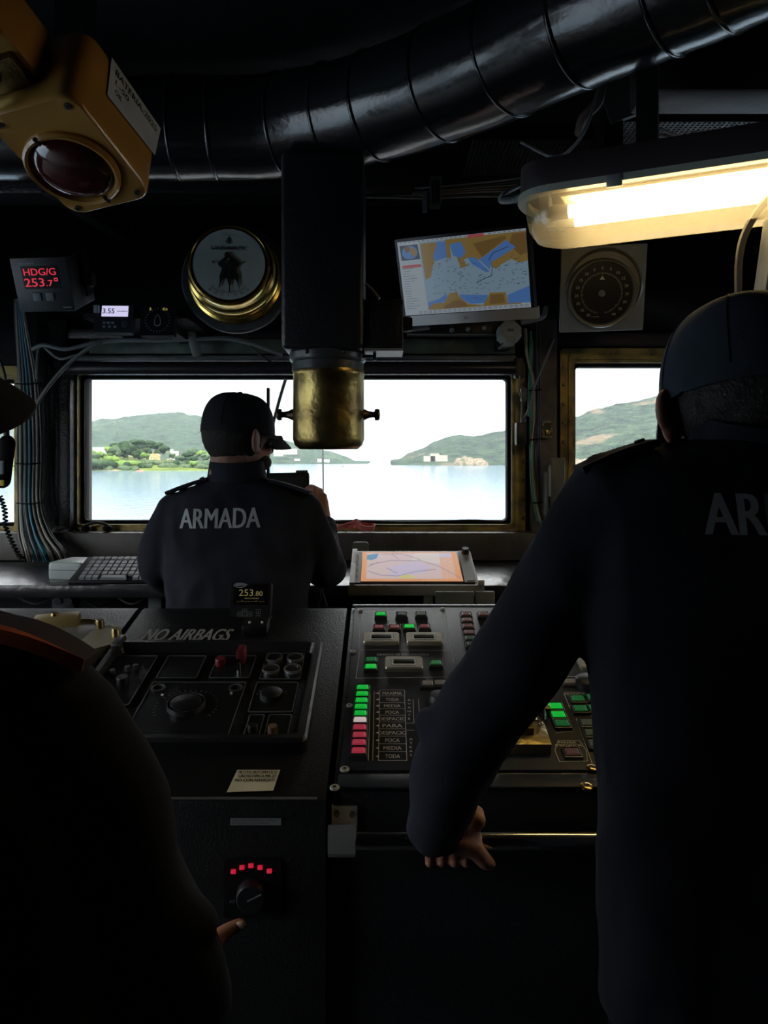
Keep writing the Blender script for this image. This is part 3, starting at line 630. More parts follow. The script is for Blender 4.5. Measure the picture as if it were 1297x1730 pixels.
# wire bundles along the deckhead
WIRE = [mat('wire_grey', (.16, .145, .135), .5), mat('wire_black', (.02, .02, .02), .45), mat('wire_white', (.34, .33, .30), .5), mat('wire_brown', (.12, .07, .05), .5)]
def cable(name, pts, r, m, label, group=None, k=6, cat='cable'):
    bm = B(); tube(bm, pts, r, n=8, k=k); return tag(obj(name, bm, m, org=tuple(pts[0])), label, cat, group)
for i in range(7):
    y = 312+i*3.2; Y = 2.55+.01*(i % 3)
    cable('cable', [P(600, y+2, Y), P(700, y+6-i*.3, Y), P(722, y+5, Y), P(800, y-2+i*.5, Y), P(870, y-10+i*2, Y), P(905, y-20+i*4, Y+.05)], .0033, WIRE[i % 4 if i % 2 else 0], 'thin cable in the bundle slung above the chart screen', 'cables above the chart screen')
t = thing('cable_clamp', 'ribbed grey clamp gripping the cables above the chart screen', 'clamp', P(735, 325, 2.53))
bm = B(); box(bm, P(735, 326, 2.55), (.035, .08, .085), bev=.003); obj('block', bm, GREYD, t)
for k in range(5): bm = B(); box(bm, P(729+k*3.2, 326, 2.508), (.003, .006, .08)); obj('rib', bm, BLK, t)
bm = B(); box(bm, P(717, 343, 2.54), (.016, .02, .06)); obj('foot', bm, GREYD, t)
for i, (pts, r, m, l) in enumerate([
    ([P(880, 240, 1.85), P(940, 265, 1.8), P(985, 225, 1.75), P(1010, 150, 1.75)], .004, WIRE[0], 'grey cable drooping beside the duct at upper right'),
    ([P(1016, 148, 1.78), P(1008, 175, 1.78), P(985, 200, 1.8), P(978, 225, 1.85)], .012, WIRE[3], 'thick brown cable hanging under the beam at upper right'),
    ([P(1080, 240, 1.95), P(1110, 218, 1.95), P(1150, 232, 1.95), P(1178, 222, 1.95), P(1150, 245, 1.95), P(1100, 240, 1.95)], .004, WIRE[2], 'pale cable coiled in loops above the lamp'),
    ([P(1060, 248, 1.97), P(1120, 228, 1.97), P(1160, 248, 1.97), P(1200, 236, 1.97)], .004, WIRE[0], 'dull grey cable lying behind the pale coil above the lamp'),
    ([P(905, 296, 1.75), P(880, 312, 1.72), P(850, 328, 1.70), P(846, 340, 1.70), P(870, 338, 1.68), P(900, 318, 1.66)], .005, WIRE[2], 'pale looped lead at the left end of the lamp')]):
    cable('cable', pts, r, m, l)
t = thing('lamp_gland', 'small black gland with clips at the left end of the lamp', 'fitting', P(880, 330, 1.72))
bm = B(); cyl(bm, P(868, 335, 1.70), P(892, 325, 1.66), .012, n=12); obj('body', bm, BLKM, t)
bm = B(); cyl(bm, P(845, 338, 1.70), P(868, 335, 1.70), .007, n=10); obj('collar', bm, LGREY, t)
for (px0, px1) in ((1002, 1050),):
    bm = B(); a = P(1026, 270, 2.0); box(bm, P(1032, 200, 2.0), (.05, .04, .34)); tag(obj('stanchion', bm, BLK, org=tuple(P(1032, 200, 2.0))), 'black hanger post between beam and cables at upper right', 'post')
bm = B(); box(bm, P(1060, 165, 1.98), (.13, .02, .10), M.Rotation(R(-20), 3, 'Y')); tag(obj('bracket_plate', bm, GREYD, org=tuple(P(1060, 165, 1.98))), 'slanting grey bracket plate under the beam at upper right', 'bracket')
# cable + plate hanging at the far right edge
cable('cable', [P(1310, 325, 1.40), P(1283, 352, 1.42), P(1258, 395, 1.44), P(1248, 440, 1.45), P(1247, 510, 1.46), P(1247, 560, 1.5)], .0075, mat('cable_brown_grey', (.10, .08, .06), .4), 'thick brown cable hanging from the lamp at the right edge')
bm = B(); box(bm, P(1322, 450, 1.42), (.075, .05, .18), M.Rotation(R(8), 3, 'Y'), bev=.004); tag(obj('equipment_box', bm, GREY, org=tuple(P(1322, 450, 1.42))), 'pale grey box cut off by the right edge under the lamp', 'box')

# ---------------------------------------------------------------- upper bulkhead instruments
# round brass clinometer
cpos = P(387, 447, 2.50); tilt = M.Rotation(R(-3), 3, 'X') @ M.Rotation(R(3), 3, 'Z')
CF = frame3(cpos, tilt @ V((1, 0, 0)), tilt @ V((0, 0, 1)))  # z out of the wall, towards the room
t = thing('clinometer', 'round brass-rimmed clinometer with a white dial and dark pointers', 'gauge', cpos, CF.to_3x3())
k_ = 2.50/F*.955; rd = 62*k_
bm = B(); lathe(bm, [(.02, -.20), (.170, -.20), (.186, -.19), (.188, -.165), (.182, -.158), (.150, -.155)], CF, 64); obj('back_flange', bm, GREYD, t)
bm = B(); lathe(bm, [(.160, -.16), (.163, -.150), (.160, -.142), (.152, -.138), (.150, -.118), (.154, -.112), (.154, -.098), (.147, -.092), (.143, -.07), (.146, -.064), (.146, -.05), (.139, -.044), (.136, -.02), (.137, -.008), (.133, .002), (.127, .004), (.123, .0), (.120, -.006), (.1195, .0)], CF, 72); obj('rim', bm, BRASS, t)
bm = B(); lathe(bm, [(.001, .003), (63.3*k_, .003)], CF, 64)
obj('dial', bm, mat('dial_cream', (.56, .56, .50), .5, var=.06, vs=30), t)
bm = B()
tick = mat('dial_black', (.012, .012, .014), .5)
for i in range(-15, 16):
    a = R(-90+i*2.4); r1 = 52*k_; r0 = (49 if i % 5 else 46)*k_; 
    T_ = CF @ M.Rotation(a, 4, 'Z'); flat(bm, [(r0, -.0006), (r1, -.0006), (r1, .0006), (r0, .0006)], .0045, T_)
for i, s in zip((-15, -10, -5, 0, 5, 10, 15), ('30', '20', '10', '0', '10', '20', '30')):
    a = R(-90+i*2.4); text(bm, s, 55.5*k_*math.cos(a), 55.5*k_*math.sin(a), None, .007, CF, z=.0045)
text(bm, 'GANDANAUTIC', 0, 29*k_, 64*k_, 6.5*k_, CF, z=.0045, bold=.02)
T_ = CF @ M.Translation((0, 44*k_, 0))
ring_plate(bm, [(4*k_*math.cos(R(a)), 4*k_*math.sin(R(a))) for a in range(0, 360, 20)], [(2.6*k_*math.cos(R(a)), 2.6*k_*math.sin(R(a))) for a in range(0, 360, 20)], .004, .005, T_)
box(bm, T_ @ V((0, 0, .0045)), (.0026, .001, 13*k_), CF.to_3x3() @ M.Rotation(R(90), 3, 'X').inverted() if False else None)
for a in range(200, 340, 14):
    c = T_ @ V((6.5*k_*math.cos(R(a)), 6.5*k_*math.sin(R(a))+0*k_, .0045)); ball(bm, c, .0017, sub=1)
text(bm, 'FABRICADO EN VIGO', 0, 53*k_, 24*k_, 2.2*k_, CF, z=.0045)
obj('dial_marks', bm, tick, t, smooth=False)
bm = B(); prism(bm, [(0, 17*k_), (19*k_, 1*k_), (17*k_, -3*k_), (8*k_, -11*k_), (-8*k_, -11*k_), (-18*k_, -3*k_), (-19*k_, 1*k_)], .008, .013, CF); obj('pendulum', bm, tick, t)
for px, ang in ((0, 3), (-8, -14), (9, 16)):
    T_ = CF @ M.Translation((px*k_, -8*k_, 0)) @ M.Rotation(R(ang), 4, 'Z'); L = (42 if px == 0 else 36)*k_
    bm = B(); prism(bm, [(-3.2*k_, 0), (3.2*k_, 0), (4*k_, -L*.45), (1*k_, -L*.72), (.5*k_, -L), (-.5*k_, -L), (-1*k_, -L*.72), (-4*k_, -L*.45)], .007, .0115, T_); obj('pointer', bm, tick, t)
for u, v in ((-3.5, 3.5), (0, 8), (-27, 3), (27, 3)):
    bm = B(); c = CF @ V((u*k_, v*k_, .011)); ball(bm, c, 2.2*k_, sub=2); obj('rivet', bm, BOLT, t)
bm = B(); lathe(bm, [(.001, .0), (5*k_, 0), (5*k_, .003), (.001, .004)], CF @ M.Translation((-3*k_, 16*k_, .008)), 20); obj('pivot', bm, BOLT, t)
bm = B(); box(bm, cpos+V((0, .40, .0)), (.20, .42, .20)); obj('wall_mount', bm, BLK, t)
# heading display, pitched box
T0 = V((-.9965, 2.2475, CZ+.511)); RH = M((V((.9996, -.0186, .0226)), V((.0082, .9198, .3922)), V((-.0281, -.3919, .9196)))).transposed()
t = thing('heading_display', 'black box display with red characters HDG/G 253.7 at upper left', 'display', T0, RH)
W_, H_, D_ = .165, .157, .1643
bm = B(); box(bm, (0, D_/2, 0), (W_, D_, H_), bev=.003); obj('case', bm, mat('instrument_case', (.020, .022, .026), .45, bump=.1, bs=200), t, world=False)
HF = frame3((0, -.0005, 0), (1, 0, 0), (0, 0, 1))
RED = glow('red_display_segment', (1.0, .04, .08), .55); 
bm = B(); prism(bm, rrect(.108, .066, .003), 0, .0012, HF @ M.Translation((.0, .022, 0))); obj('screen', bm, mat('dark_screen', (.010, .006, .008), .18), t, world=False)
bm = B(); text(bm, 'HDG/G', -.001, .038, .094, .020, HF, z=.0016, bold=.012); text(bm, '253', -.022, .008, .058, .024, HF, z=.0016, bold=.01); text(bm, '.7', .022, .005, .020, .017, HF, z=.0016, bold=.01)
ring_plate(bm, rrect(.011, .010, .002), rrect(.006, .005, .001), .0013, .0018, HF @ M.Translation((.0425, .015, 0))); obj('digits', bm, RED, t, world=False, smooth=False)
bm = B(); text(bm, 'Sperry Marine', -.035, .063, .042, .005, HF); text(bm, 'Navitwin', .060, -.066, .026, .005, HF); obj('maker_text', bm, WHITE, t, world=False, smooth=False)
for u in (-.022, .016): bm = B(); box(bm, HF @ V((u, -.034, .002)), (.024, .004, .024), bev=.0015); box(bm, HF @ V((u, -.034, .0042)), (.014, .0008, .003)); obj('button', bm, GREY, t, world=False)
bm = B(); cyl(bm, (W_/2, D_*.62, -.005), (W_/2+.03, D_*.62, -.005), .022, n=18); obj('side_knob', bm, BLKM, t, world=False)
bm = B(); box(bm, (W_/2+.012, D_*.62, .01), (.006, .05, .12)); box(bm, (-W_/2-.012, D_*.62, .01), (.006, .05, .12)); box(bm, (0, D_+.30, .16), (.05, .62, .05), M.Rotation(R(-20), 3, 'X')); obj('bracket', bm, BLK, t, world=False)
# small depth display and wind dial under the gauge
t = thing('depth_display', 'small display reading 3.55 beneath the round gauge, left of the wind dial', 'display', P(192, 538, 2.62))
FD = frame3(P(192, 538, 2.60), (1, .05, 0), (0, .2, 1)); kk = 2.6/F
bm = B(); prism(bm, rrect(64*kk, 50*kk, .006), -.03, 0, FD); obj('case', bm, mat('display_case_grey', (.03, .032, .037), .7, spec=.15), t)
bm = B(); prism(bm, rrect(44*kk, 19*kk, .001), 0, .001, FD @ M.Translation((1.5*kk, 13*kk, 0))); obj('screen', bm, glow('pale_lcd', (.66, .64, .92), .80, (.2, .2, .2)), t)
bm = B(); text(bm, '3.55', -9*kk, 13*kk, 20*kk, 9*kk, FD, z=.002, bold=.02); text(bm, 'nudos', 14*kk, 13*kk, 17*kk, 3*kk, FD, z=.002, bold=.02); obj('reading', bm, mat('lcd_navy', (.02, .02, .09), .5), t, smooth=False)
for u, v in ((-15, -8), (-8, -8), (-1, -8), (-15, -15), (-6, -15), (3, -15)):
    bm = B(); prism(bm, rrect(5*kk, 3.6*kk, .002), 0, .003, FD @ M.Translation((u*kk, v*kk, 0))); obj('button', bm, LGREY, t)
bm = B(); lathe(bm, [(.001, 0), (6.5*kk, 0), (6*kk, .004), (.001, .005)], FD @ M.Translation((19*kk, -10*kk, 0)), 20); obj('dial_knob', bm, GREYD, t)
bm = B(); box(bm, P(163, 522, 2.59), (.018, .01, .026), bev=.002); obj('side_clip', bm, LGREY, t)
bm = B(); box(bm, P(192, 533, 2.62)+V((0, .25, .02)), (.05, .42, .04)); obj('wall_bracket', bm, BLK, t)
t = thing('wind_dial', 'black square wind dial with a boat outline below the round gauge', 'gauge', P(266, 541, 2.62))
FD = frame3(P(266, 541, 2.60), (1, .0, 0), (0, .2, 1))
bm = B(); prism(bm, rrect(58*kk, 54*kk, .006), -.03, 0, FD); obj('case', bm, mat('matt_black', (.009, .009, .010), .75, spec=.15), t)
bm = B()
for i in range(24):
    a = R(i*15); T_ = FD @ M.Rotation(a, 4, 'Z'); flat(bm, [(19*kk, -.0006), (21.5*kk, -.0006), (21.5*kk, .0006), (19*kk, .0006)], .0008, T_)
hull = [(0, 11), (4, 5), (5.5, -2), (5, -9), (0, -11), (-5, -9), (-5.5, -2), (-4, 5)]
ring_plate(bm, [(x*kk, y*kk) for x, y in hull], [(x*kk*.86, y*kk*.9) for x, y in hull], .0004, .001, FD)
text(bm, '5', -13*kk, 20*kk, None, 5*kk, FD, z=.001, mi=1, bold=.02); text(bm, 'Kn', 12*kk, 20*kk, None, 5*kk, FD, z=.001, mi=1)
obj('markings', bm, [WHITE, glow('amber_mark', (.9, .75, .1), .35)], t, smooth=False)
bm = B(); box(bm, P(266, 541, 2.62)+V((0, .25, 0)), (.05, .42, .04)); obj('wall_bracket', bm, BLK, t)
bm = B(); box(bm, P(262, 553, 2.86), (.36, .46, .02), bev=.004); tag(obj('instrument_shelf', bm, mat('matt_black', (.009, .009, .010), .75, spec=.15), org=tuple(P(262, 553, 2.66))), 'black bracket shelf under the small displays and round gauge', 'shelf')
bm = B(); cyl(bm, P(318, 548, 2.9), P(333, 600, 2.95), .018, n=14); tag(obj('pipe_stub', bm, mat('stub_paint', (.22, .22, .19), .5), org=tuple(P(318, 548, 2.9))), 'short slanting grey pipe between the round gauge and the window', 'pipe')

# chart monitor
T0 = V((.2353, 2.301, CZ+.5556)); RM_ = M((V((.9029, -.4294, -.0189)), V((.4108, .8493, .3317)), V((-.1263, -.3072, .9432)))).transposed()
t = thing('chart_monitor', 'tilted flat monitor showing a sea chart with ochre land', 'monitor', T0, RM_)
SW, SH = .40, .2231
bm = B(); prism(bm, rrect(SW+.018, SH+.018, .006), -.035, -.001, frame3((0, 0, 0), (1, 0, 0), (0, 0, 1))); obj('case', bm, BLKM, t, world=False)
MF = frame3((0, 0, 0), (1, 0, 0), (0, 0, 1))
def uv(l): return [((u-.5)*SW, (.5-v)*SH) for u, v in l]
E_ = .37
MM = [glow('chart_water', (.22, .33, .42), E_), glow('chart_land', (.26, .17, .045), E_), glow('chart_shallow', (.08, .20, .50), E_), glow('chart_panel', (.36, .42, .47), E_), glow('chart_red', (.42, .08, .10), E_), glow('chart_dark', (.035, .05, .08), E_), glow('chart_land_dark', (.17, .10, .03), E_)]
bm = B(); zz = .0008
flat(bm, uv([(0, 0), (1, 0), (1, 1), (0, 1)]), zz, MF, 0)
def pg(l, mi, z): flat(bm, uv(l), z, MF, mi)
pg([(0, .0), (.175, 0), (.195, 1), (0, 1)], 3, .0010)
pg([(0, 0), (1, 0), (1, .028), (0, .028)], 3, .0012); pg([(.565, .002), (.69, .002), (.69, .04), (.565, .04)], 4, .0014)
pg([(.1, .94), (1, .94), (1, 1), (.1, 1)], 3, .0012)
L1 = [(.185, .05), (.32, .05), (.31, .13), (.28, .22), (.285, .30), (.26, .40), (.245, .50), (.20, .53), (.195, .40)]
pg(L1, 1, .0011)
pg([(.31, .05), (.385, .05), (.39, .26), (.28, .30), (.28, .20)], 2, .00105)
L2 = [(.385, .03), (1, .03), (1, .40), (.935, .42), (.88, .36), (.80, .42), (.76, .47), (.735, .44), (.70, .40), (.64, .34), (.56, .29), (.52, .31), (.54, .40), (.49, .42), (.46, .22), (.455, .09), (.42, .10), (.425, .27), (.39, .28)]
pg(L2, 1, .0011)
pg([(.42, .10), (.51, .08), (.54, .22), (.50, .29), (.44, .25)], 2, .0013)
pg([(.64, .33), (.85, .12), (.92, .22), (.73, .38), (.715, .47), (.69, .43)], 2, .0013); pg([(.55, .29), (.61, .30), (.71, .50), (.68, .50), (.58, .38)], 2, .00135)
pg([(.90, .05), (1, .05), (1, .30), (.95, .33), (.87, .18)], 6, .0013); pg([(.60, .12), (.85, .06), (.85, .10), (.66, .30)], 6, .00125)
pg([(.195, .93), (.24, .86), (.33, .86), (.38, .74), (.44, .73), (.47, .82), (.53, .90), (.64, .93), (.69, .80), (.70, .77), (.82, .78), (.83, .93), (.93, .93), (.93, .945), (.2, .945)], 1, .0013)
pg([(.32, .91), (.40, .85), (.45, .83), (.50, .88), (.52, .93), (.35, .945)], 6, .0015); pg([(.70, .80), (.80, .80), (.81, .92), (.69, .92)], 6, .0015)
pg([(.46, .76), (.54, .78), (.68, .80), (.68, .90), (.54, .90), (.47, .82)], 2, .0012); pg([(.83, .82), (1, .72), (1, .93), (.83, .93)], 2, .0012); pg([(.20, .84), (.30, .80), (.36, .74), (.36, .84), (.24, .88), (.20, .93)], 2, .0012)
# track, soundings, side texts
tr_ = [(.60, .62), (.66, .58), (.72, .55), (.735, .42), (.71, .34), (.745, .26), (.86, .20)]
for (a, b), (c, d) in zip(tr_, tr_[1:]): bm_w = .004; pg([(a, b), (c, d), (c+.004, d+.008), (a+.004, b+.008)], 5, .0018)
rnd = random.Random(3)
for k in range(230):
    u, v = rnd.uniform(.25, .98), rnd.uniform(.28, .86)
    if v < .42 and u > .6 and not u > .86: continue
    if v > .74 and (u < .56 or u > .66): continue
    wd = rnd.uniform(.006, .02); pg([(u, v), (u+wd, v-.002), (u+wd, v+.004), (u, v+.006)], 5, .0016)
for k in range(17): wd = rnd.uniform(.05, .12); y = .36+k*.034; pg([(.018, y), (.018+wd, y), (.018+wd, y+.005), (.018, y+.005)], 5, .0016)
for k in range(22): u = .12+k*.04; pg([(u, .955), (u+.022, .955), (u+.022, .985), (u, .985)], 5, .0016); pg([(u+.003, .96), (u+.019, .96), (u+.019, .98), (u+.003, .98)], 3, .0018)
for k in range(26): u = .02+k*.037; pg([(u, .010), (u+.02, .010), (u+.02, .018), (u, .018)], 5, .0018) if not .55 < u < .69 else None
pg([(.015, .05), (.165, .05), (.175, .25), (.02, .25)], 5, .0014)
pg([(.02, .315), (.175, .315), (.18, .355), (.02, .355)], 4, .0016)
cc = [(.095+.066*math.cos(a/16*6.283), .15+.09*math.sin(a/16*6.283)) for a in range(16)]; pg(cc, 2, .0017); pg([(.05, .08), (.09, .06), (.10, .12), (.07, .16)], 6, .0019); pg([(.10, .07), (.15, .12), (.15, .18), (.12, .22), (.10, .16)], 1, .0019)
obj('screen', bm, MM, t, world=False, smooth=False)
bm = B(); prism(bm, [(-.175, -.016), (.225, -.016), (.225, .016), (-.175, .016)], -.03, .004, MF @ M.Translation((-.008, -SH/2-.018, 0))); obj('lower_bezel', bm, mat('bezel_silver', (.36, .36, .36), .35, metal=.3), t, world=False)
bm = B(); text(bm, 'ec', .0, -SH/2-.018, None, .008, MF, z=.0046); obj('logo', bm, GREYD, t, world=False, smooth=False)
bm = B(); box(bm, T0+V((.03, .46, .04)), (.08, .66, .08)); obj('wall_arm', bm, BLK, t)
# rudder-angle dial
T0 = V((.7386, 2.5999, CZ+.5771)); RR = M((V((.9943, -.1048, .0209)), V((.0922, .9401, .3282)), V((-.0541, -.3244, .9444)))).transposed()
t = thing('rudder_indicator', 'square grey plate holding a round black rudder-angle dial', 'gauge', T0, RR); RF = frame3((0, 0, 0), (1, 0, 0), (0, 0, 1))
bm = B(); box(bm, (0, .012, 0), (.28, .024, .2857), bev=.003); obj('plate', bm, mat('dial_plate_grey', (.27, .275, .27), .45, var=.15, vs=12), t, world=False)
RC = RF @ M.Translation((-.005, -.012, 0))
bm = B(); lathe(bm, [(.128, 0), (.127, .006), (.121, .010), (.118, .008), (.117, .0)], RF @ M.Translation((.004, .008, 0)), 56); obj('outer_ring', bm, mat('dial_ring_grey', (.13, .12, .11), .4), t, world=False)
bm = B(); lathe(bm, [(.116, 0), (.116, .018), (.112, .024), (.106, .023), (.102, .014)], RC, 56); obj('bezel', bm, mat('dial_bezel', (.20, .19, .15), .35, metal=.3), t, world=False)
bm = B(); lathe(bm, [(.001, .013), (.103, .013)], RC, 56); obj('dial', bm, mat('dial_face_black', (.016, .014, .015), .35), t, world=False)
bm = B()
for i in range(-45, 46):
    a = R(90-i*3.75); r1 = .069; r0 = .064 if i % 5 else .0615
    T_ = RC @ M.Rotation(a, 4, 'Z'); flat(bm, [(r0, -.0005), (r1, -.0005), (r1, .0005), (r0, .0005)], .0138, T_)
for i in range(-8, 9):
    a = R(90-i*18.7); text(bm, str(abs(i*5)), .083*math.cos(a), .083*math.sin(a), None, .0095, RC, z=.0138, bold=.008)
flat(bm, [(-.009, .045), (.009, .045), (0, .058)], .0140, RC); text(bm, 'TIMON', -.02, -.078, .025, .003, RC, z=.0138)
obj('scale', bm, mat('dial_ivory', (.75, .72, .60), .5), t, world=False, smooth=False)
bm = B(); lathe(bm, [(.011, .013), (.011, .020), (.006, .024), (.001, .024)], RC, 24); obj('hub', bm, GREY, t, world=False)
bm = B(); box(bm, T0+V((0, .27, .06)), (.12, .46, .10)); obj('wall_mount', bm, BLK, t)
# octagonal junction box, lamp row, short pipe
c = P(861, 560, 2.80); T_ = frame3(c, (1, 0, 0), (0, .15, 1)); kk = 2.8/F
t = thing('junction_box', 'pale octagonal junction box at the upper right corner of the centre window', 'junction box', c)
oc = lambda r: [(r*kk*math.cos(R(22.5+45*i)), r*kk*math.sin(R(22.5+45*i))) for i in range(8)]
bm = B(); loft(bm, [[T_ @ V((x, y, -.05)) for x, y in oc(21)], [T_ @ V((x, y, 0)) for x, y in oc(21)], [T_ @ V((x, y, .012)) for x, y in oc(18)]]); obj('body', bm, mat('box_pale', (.34, .33, .27), .5, var=.2, vs=20), t)
bm = B(); prism(bm, oc(13), .012, .016, T_); obj('lid', bm, mat('box_lid', (.30, .29, .24), .45), t)
bm = B(); box(bm, T_ @ V((0, 0, .0165)), (.024, .001, .009)); obj('nameplate', bm, GREYD, t)
bm = B(); tube(bm, [P(880, 545, 2.8), P(900, 541, 2.8), P(917, 535, 2.8), P(922, 520, 2.84)], .009, 10); obj('conduit', bm, GREY, t)
bm = B(); box(bm, T_ @ V((0, 0, -.12)), (.05, .20, .05)); obj('wall_stand', bm, BLK, t)
t = thing('lamp_strip', 'black strip with three small round knobs below the chart monitor', 'control strip', P(790, 557, 2.85))
bm = B(); box(bm, P(780, 556, 2.9), (.42, .08, .05), bev=.004); obj('body', bm, BLK, t)
for px, py in ((763, 558), (790, 557), (817, 555)):
    bm = B(); q = P(px, py, 2.858); cyl(bm, q, q+V((0, -.016, 0)), .009, .007, n=14); obj('knob', bm, LGREY, t)
cable('cable', [P(640, 560, 2.8), P(690, 557, 2.8), P(725, 553, 2.8)], .008, mat('hose_grey', (.20, .20, .20), .4), 'short grey hose below the chart monitor')

# ---------------------------------------------------------------- periscope / compass tube
Yp = 1.84; kp = Yp/F; xc = lambda px: (px-CX)*kp
t = thing('compass_periscope', 'black overhead compass trunk ending in a dented brass cylinder', 'periscope', (xc(549.5), Yp+.09, P(549, 763, Yp).z))
pc = V((xc(550), Yp+.085, 0))
bm = B(); zt, zb_ = 2.335, P(0, 590, Yp).z; box(bm, (xc(545), pc.y, (zt+zb_)/2), (139*kp, .20, zt-zb_), bev=.012, seg=3); obj('trunk', bm, mat('trunk_black', (.014, .015, .018), .4, bump=.15, bs=120), t)
bm = B(); z1 = P(0, 588, Yp).z; lathe(bm, [(.05, z1+.02), (66*kp, z1+.02), (67*kp, z1+.012), (67*kp, z1-.016), (66*kp, z1-.022), (63*kp, z1-.026), (63*kp, z1-.046), (60*kp, z1-.05)], M.Translation((pc.x-.001, pc.y, 0)), 56); obj('collar', bm, mat('collar_grey', (.05, .055, .06), .35), t)
for a in (-118, -62): bm = B(); q = V((pc.x, pc.y, z1))+V((67*kp*math.cos(R(a)), 67*kp*math.sin(R(a)), -.008)); ball(bm, q, .006, sub=2); obj('collar_screw', bm, BLKM, t)
zb2 = P(0, 758, Yp).z; rb = 62.5*kp
bm = B(); lathe(bm, [(.02, z1-.045), (rb, z1-.045), (rb+.001, z1-.05), (rb+.001, z1-.058), (rb-.0005, z1-.06), (rb, zb2+.09), (rb+.0005, zb2+.025), (rb-.004, zb2+.010), (rb-.016, zb2), (.01, zb2-.001)], M.Translation((pc.x+.001, pc.y, 0)), 72); obj('brass_cylinder', bm, BRASSD, t)
zk = P(0, 697, Yp).z
KN = mat('knob_dark_brass', (.10, .065, .04), .4, metal=.7)
for s in (1, -1):
    mtx = M.Translation((pc.x, pc.y, zk)) @ M.Rotation(R(90*s), 4, 'Y')
    bm = B(); lathe(bm, [(.015, rb-.004), (.013, rb+.004), (.009, rb+.012), (.007, rb+.024), (.0085, rb+.028)], mtx, 20); obj('knob_stem', bm, KN, t)
    bm = B(); lathe(bm, [(.004, rb+.027), (.0135, rb+.028), (.0145, rb+.032), (.0145, rb+.036), (.012, rb+.040), (.003, rb+.041)], mtx, 16); obj('knob', bm, KN, t)
# control box on the trunk's right side
t = thing('switch_box', 'black box with a side knob fixed on the right of the compass trunk', 'box', P(647, 545, 1.85))
q0, q1 = P(612, 505, 1.84), P(681, 588, 1.84)
bm = B(); box(bm, ((q0.x+q1.x)/2, 1.90, (q0.z+q1.z)/2), (q1.x-q0.x, .12, q0.z-q1.z), bev=.004); obj('case', bm, BLK, t)
bm = B(); box(bm, ((q0.x+q1.x)/2+.002, 1.90, q1.z-.003), (q1.x-q0.x-.004, .115, .006)); obj('base_plate', bm, GREY, t)
bm = B(); a = P(681, 548, 1.88); cyl(bm, a, a+V((.010, 0, 0)), .019, n=20); cyl(bm, a+V((.010, 0, 0)), a+V((.022, 0, 0)), .017, .016, n=20); obj('side_knob', bm, BLKM, t)
bm = B(); a = P(612, 602, 1.88); cyl(bm, a, a+V((.028, 0, 0)), .004, n=10); cyl(bm, a+V((.026, 0, 0)), a+V((.034, 0, 0)), .010, n=14); tag(obj('thumb_screw', bm, BLKM, org=tuple(a)), 'small thumb screw sticking out right of the trunk collar', 'screw')
cable('cable', [P(617, 480, 1.95), P(628, 490, 1.95), P(640, 505, 1.95)], .005, WIRE[0], 'short grey lead curving into the box beside the trunk')

# ---------------------------------------------------------------- cables on the pillars
CB = [mat('cable_white', (.34, .32, .26), .5), mat('cable_grey', (.17, .165, .15), .5), mat('cable_black', (.018, .018, .018), .5), mat('cable_blue', (.03, .22, .36), .45), mat('cable_green', (.03, .22, .14), .45)]
cl = ['cream-white cable in the bundle on the pillar left of the centre window', 'grey cable in the bundle on the pillar left of the centre window', 'black cable in the bundle on the pillar left of the centre window', 'blue cable in the bundle on the pillar left of the centre window', 'pale green cable in the bundle on the pillar left of the centre window']
seq = [2, 0, 1, 0, 3, 1, 3, 0, 3, 4, 0, 1, 2, 1, 0, 2, 1, 2]
for i, ci in enumerate(seq):
    Y = 2.99-.012*(i % 3); j = random.uniform(-1.5, 1.5)
    cable('cable', [P(27+.7*i+j, 505, 2.97), P(28+1.2*i, 560, Y), P(31+2.0*i-j, 650, Y), P(32+2.25*i+j, 760, Y), P(32+2.2*i, 850, Y), P(34+3.0*i+j, 900, Y-.03), P(40+4.1*i, 932, Y-.07), P(44+4.4*i, 948, 2.95)], .0048 if i % 3 else .0062, CB[ci], cl[ci], 'cables on the left pillar', k=5)
for y, w_ in ((648, 42), (783, 44), (850, 44), (897, 55), (920, 66)):
    x0 = {648: 28, 783: 29, 850: 30, 897: 32, 920: 36}[y]; bm = B()
    tube(bm, [P(x0-2, y, 2.975), P(x0+w_*.3, y+1, 2.955), P(x0+w_*.7, y, 2.955), P(x0+w_, y-2, 2.975)], .0028, 6)
    tag(obj('cable_tie', bm, RUB, org=tuple(P(x0, y, 2.975))), 'black tie strapped round the cable bundle on the left pillar', 'cable tie', 'ties on the cable bundle')
cable('cable', [P(55, 590, 2.95), P(75, 583, 2.93), P(110, 590, 2.92), P(150, 582, 2.92), P(200, 575, 2.92), P(280, 575, 2.92), P(330, 573, 2.92), P(385, 572, 2.92), P(430, 582, 2.92), P(478, 600, 2.93)], .0085, CB[1], 'thick grey cable running along above the centre window')
cable('cable', [P(58, 690, 2.93), P(78, 658, 2.91), P(108, 622, 2.91), P(140, 595, 2.91), P(162, 582, 2.91), P(185, 572, 2.93)], .0075, CB[1], 'grey cable slanting up from the bundle to above the window corner')
cable('cable', [P(62, 640, 2.94), P(64, 600, 2.94), P(72, 585, 2.95), P(100, 606, 2.93), P(130, 600, 2.93)], .006, CB[1], 'grey cable looping beside the upper left corner of the centre window')
cable('cable', [P(410, 572, 2.93), P(440, 600, 2.93), P(480, 625, 2.95)], .003, CB[2], 'thin black wire drooping over the window top left of the trunk')
rc = ['white cable running down the right pillar', 'green cable running down the right pillar', 'green cable running down the right pillar', 'black cable running down the right pillar', 'brown cable running down the right pillar', 'black cable running down the right pillar']
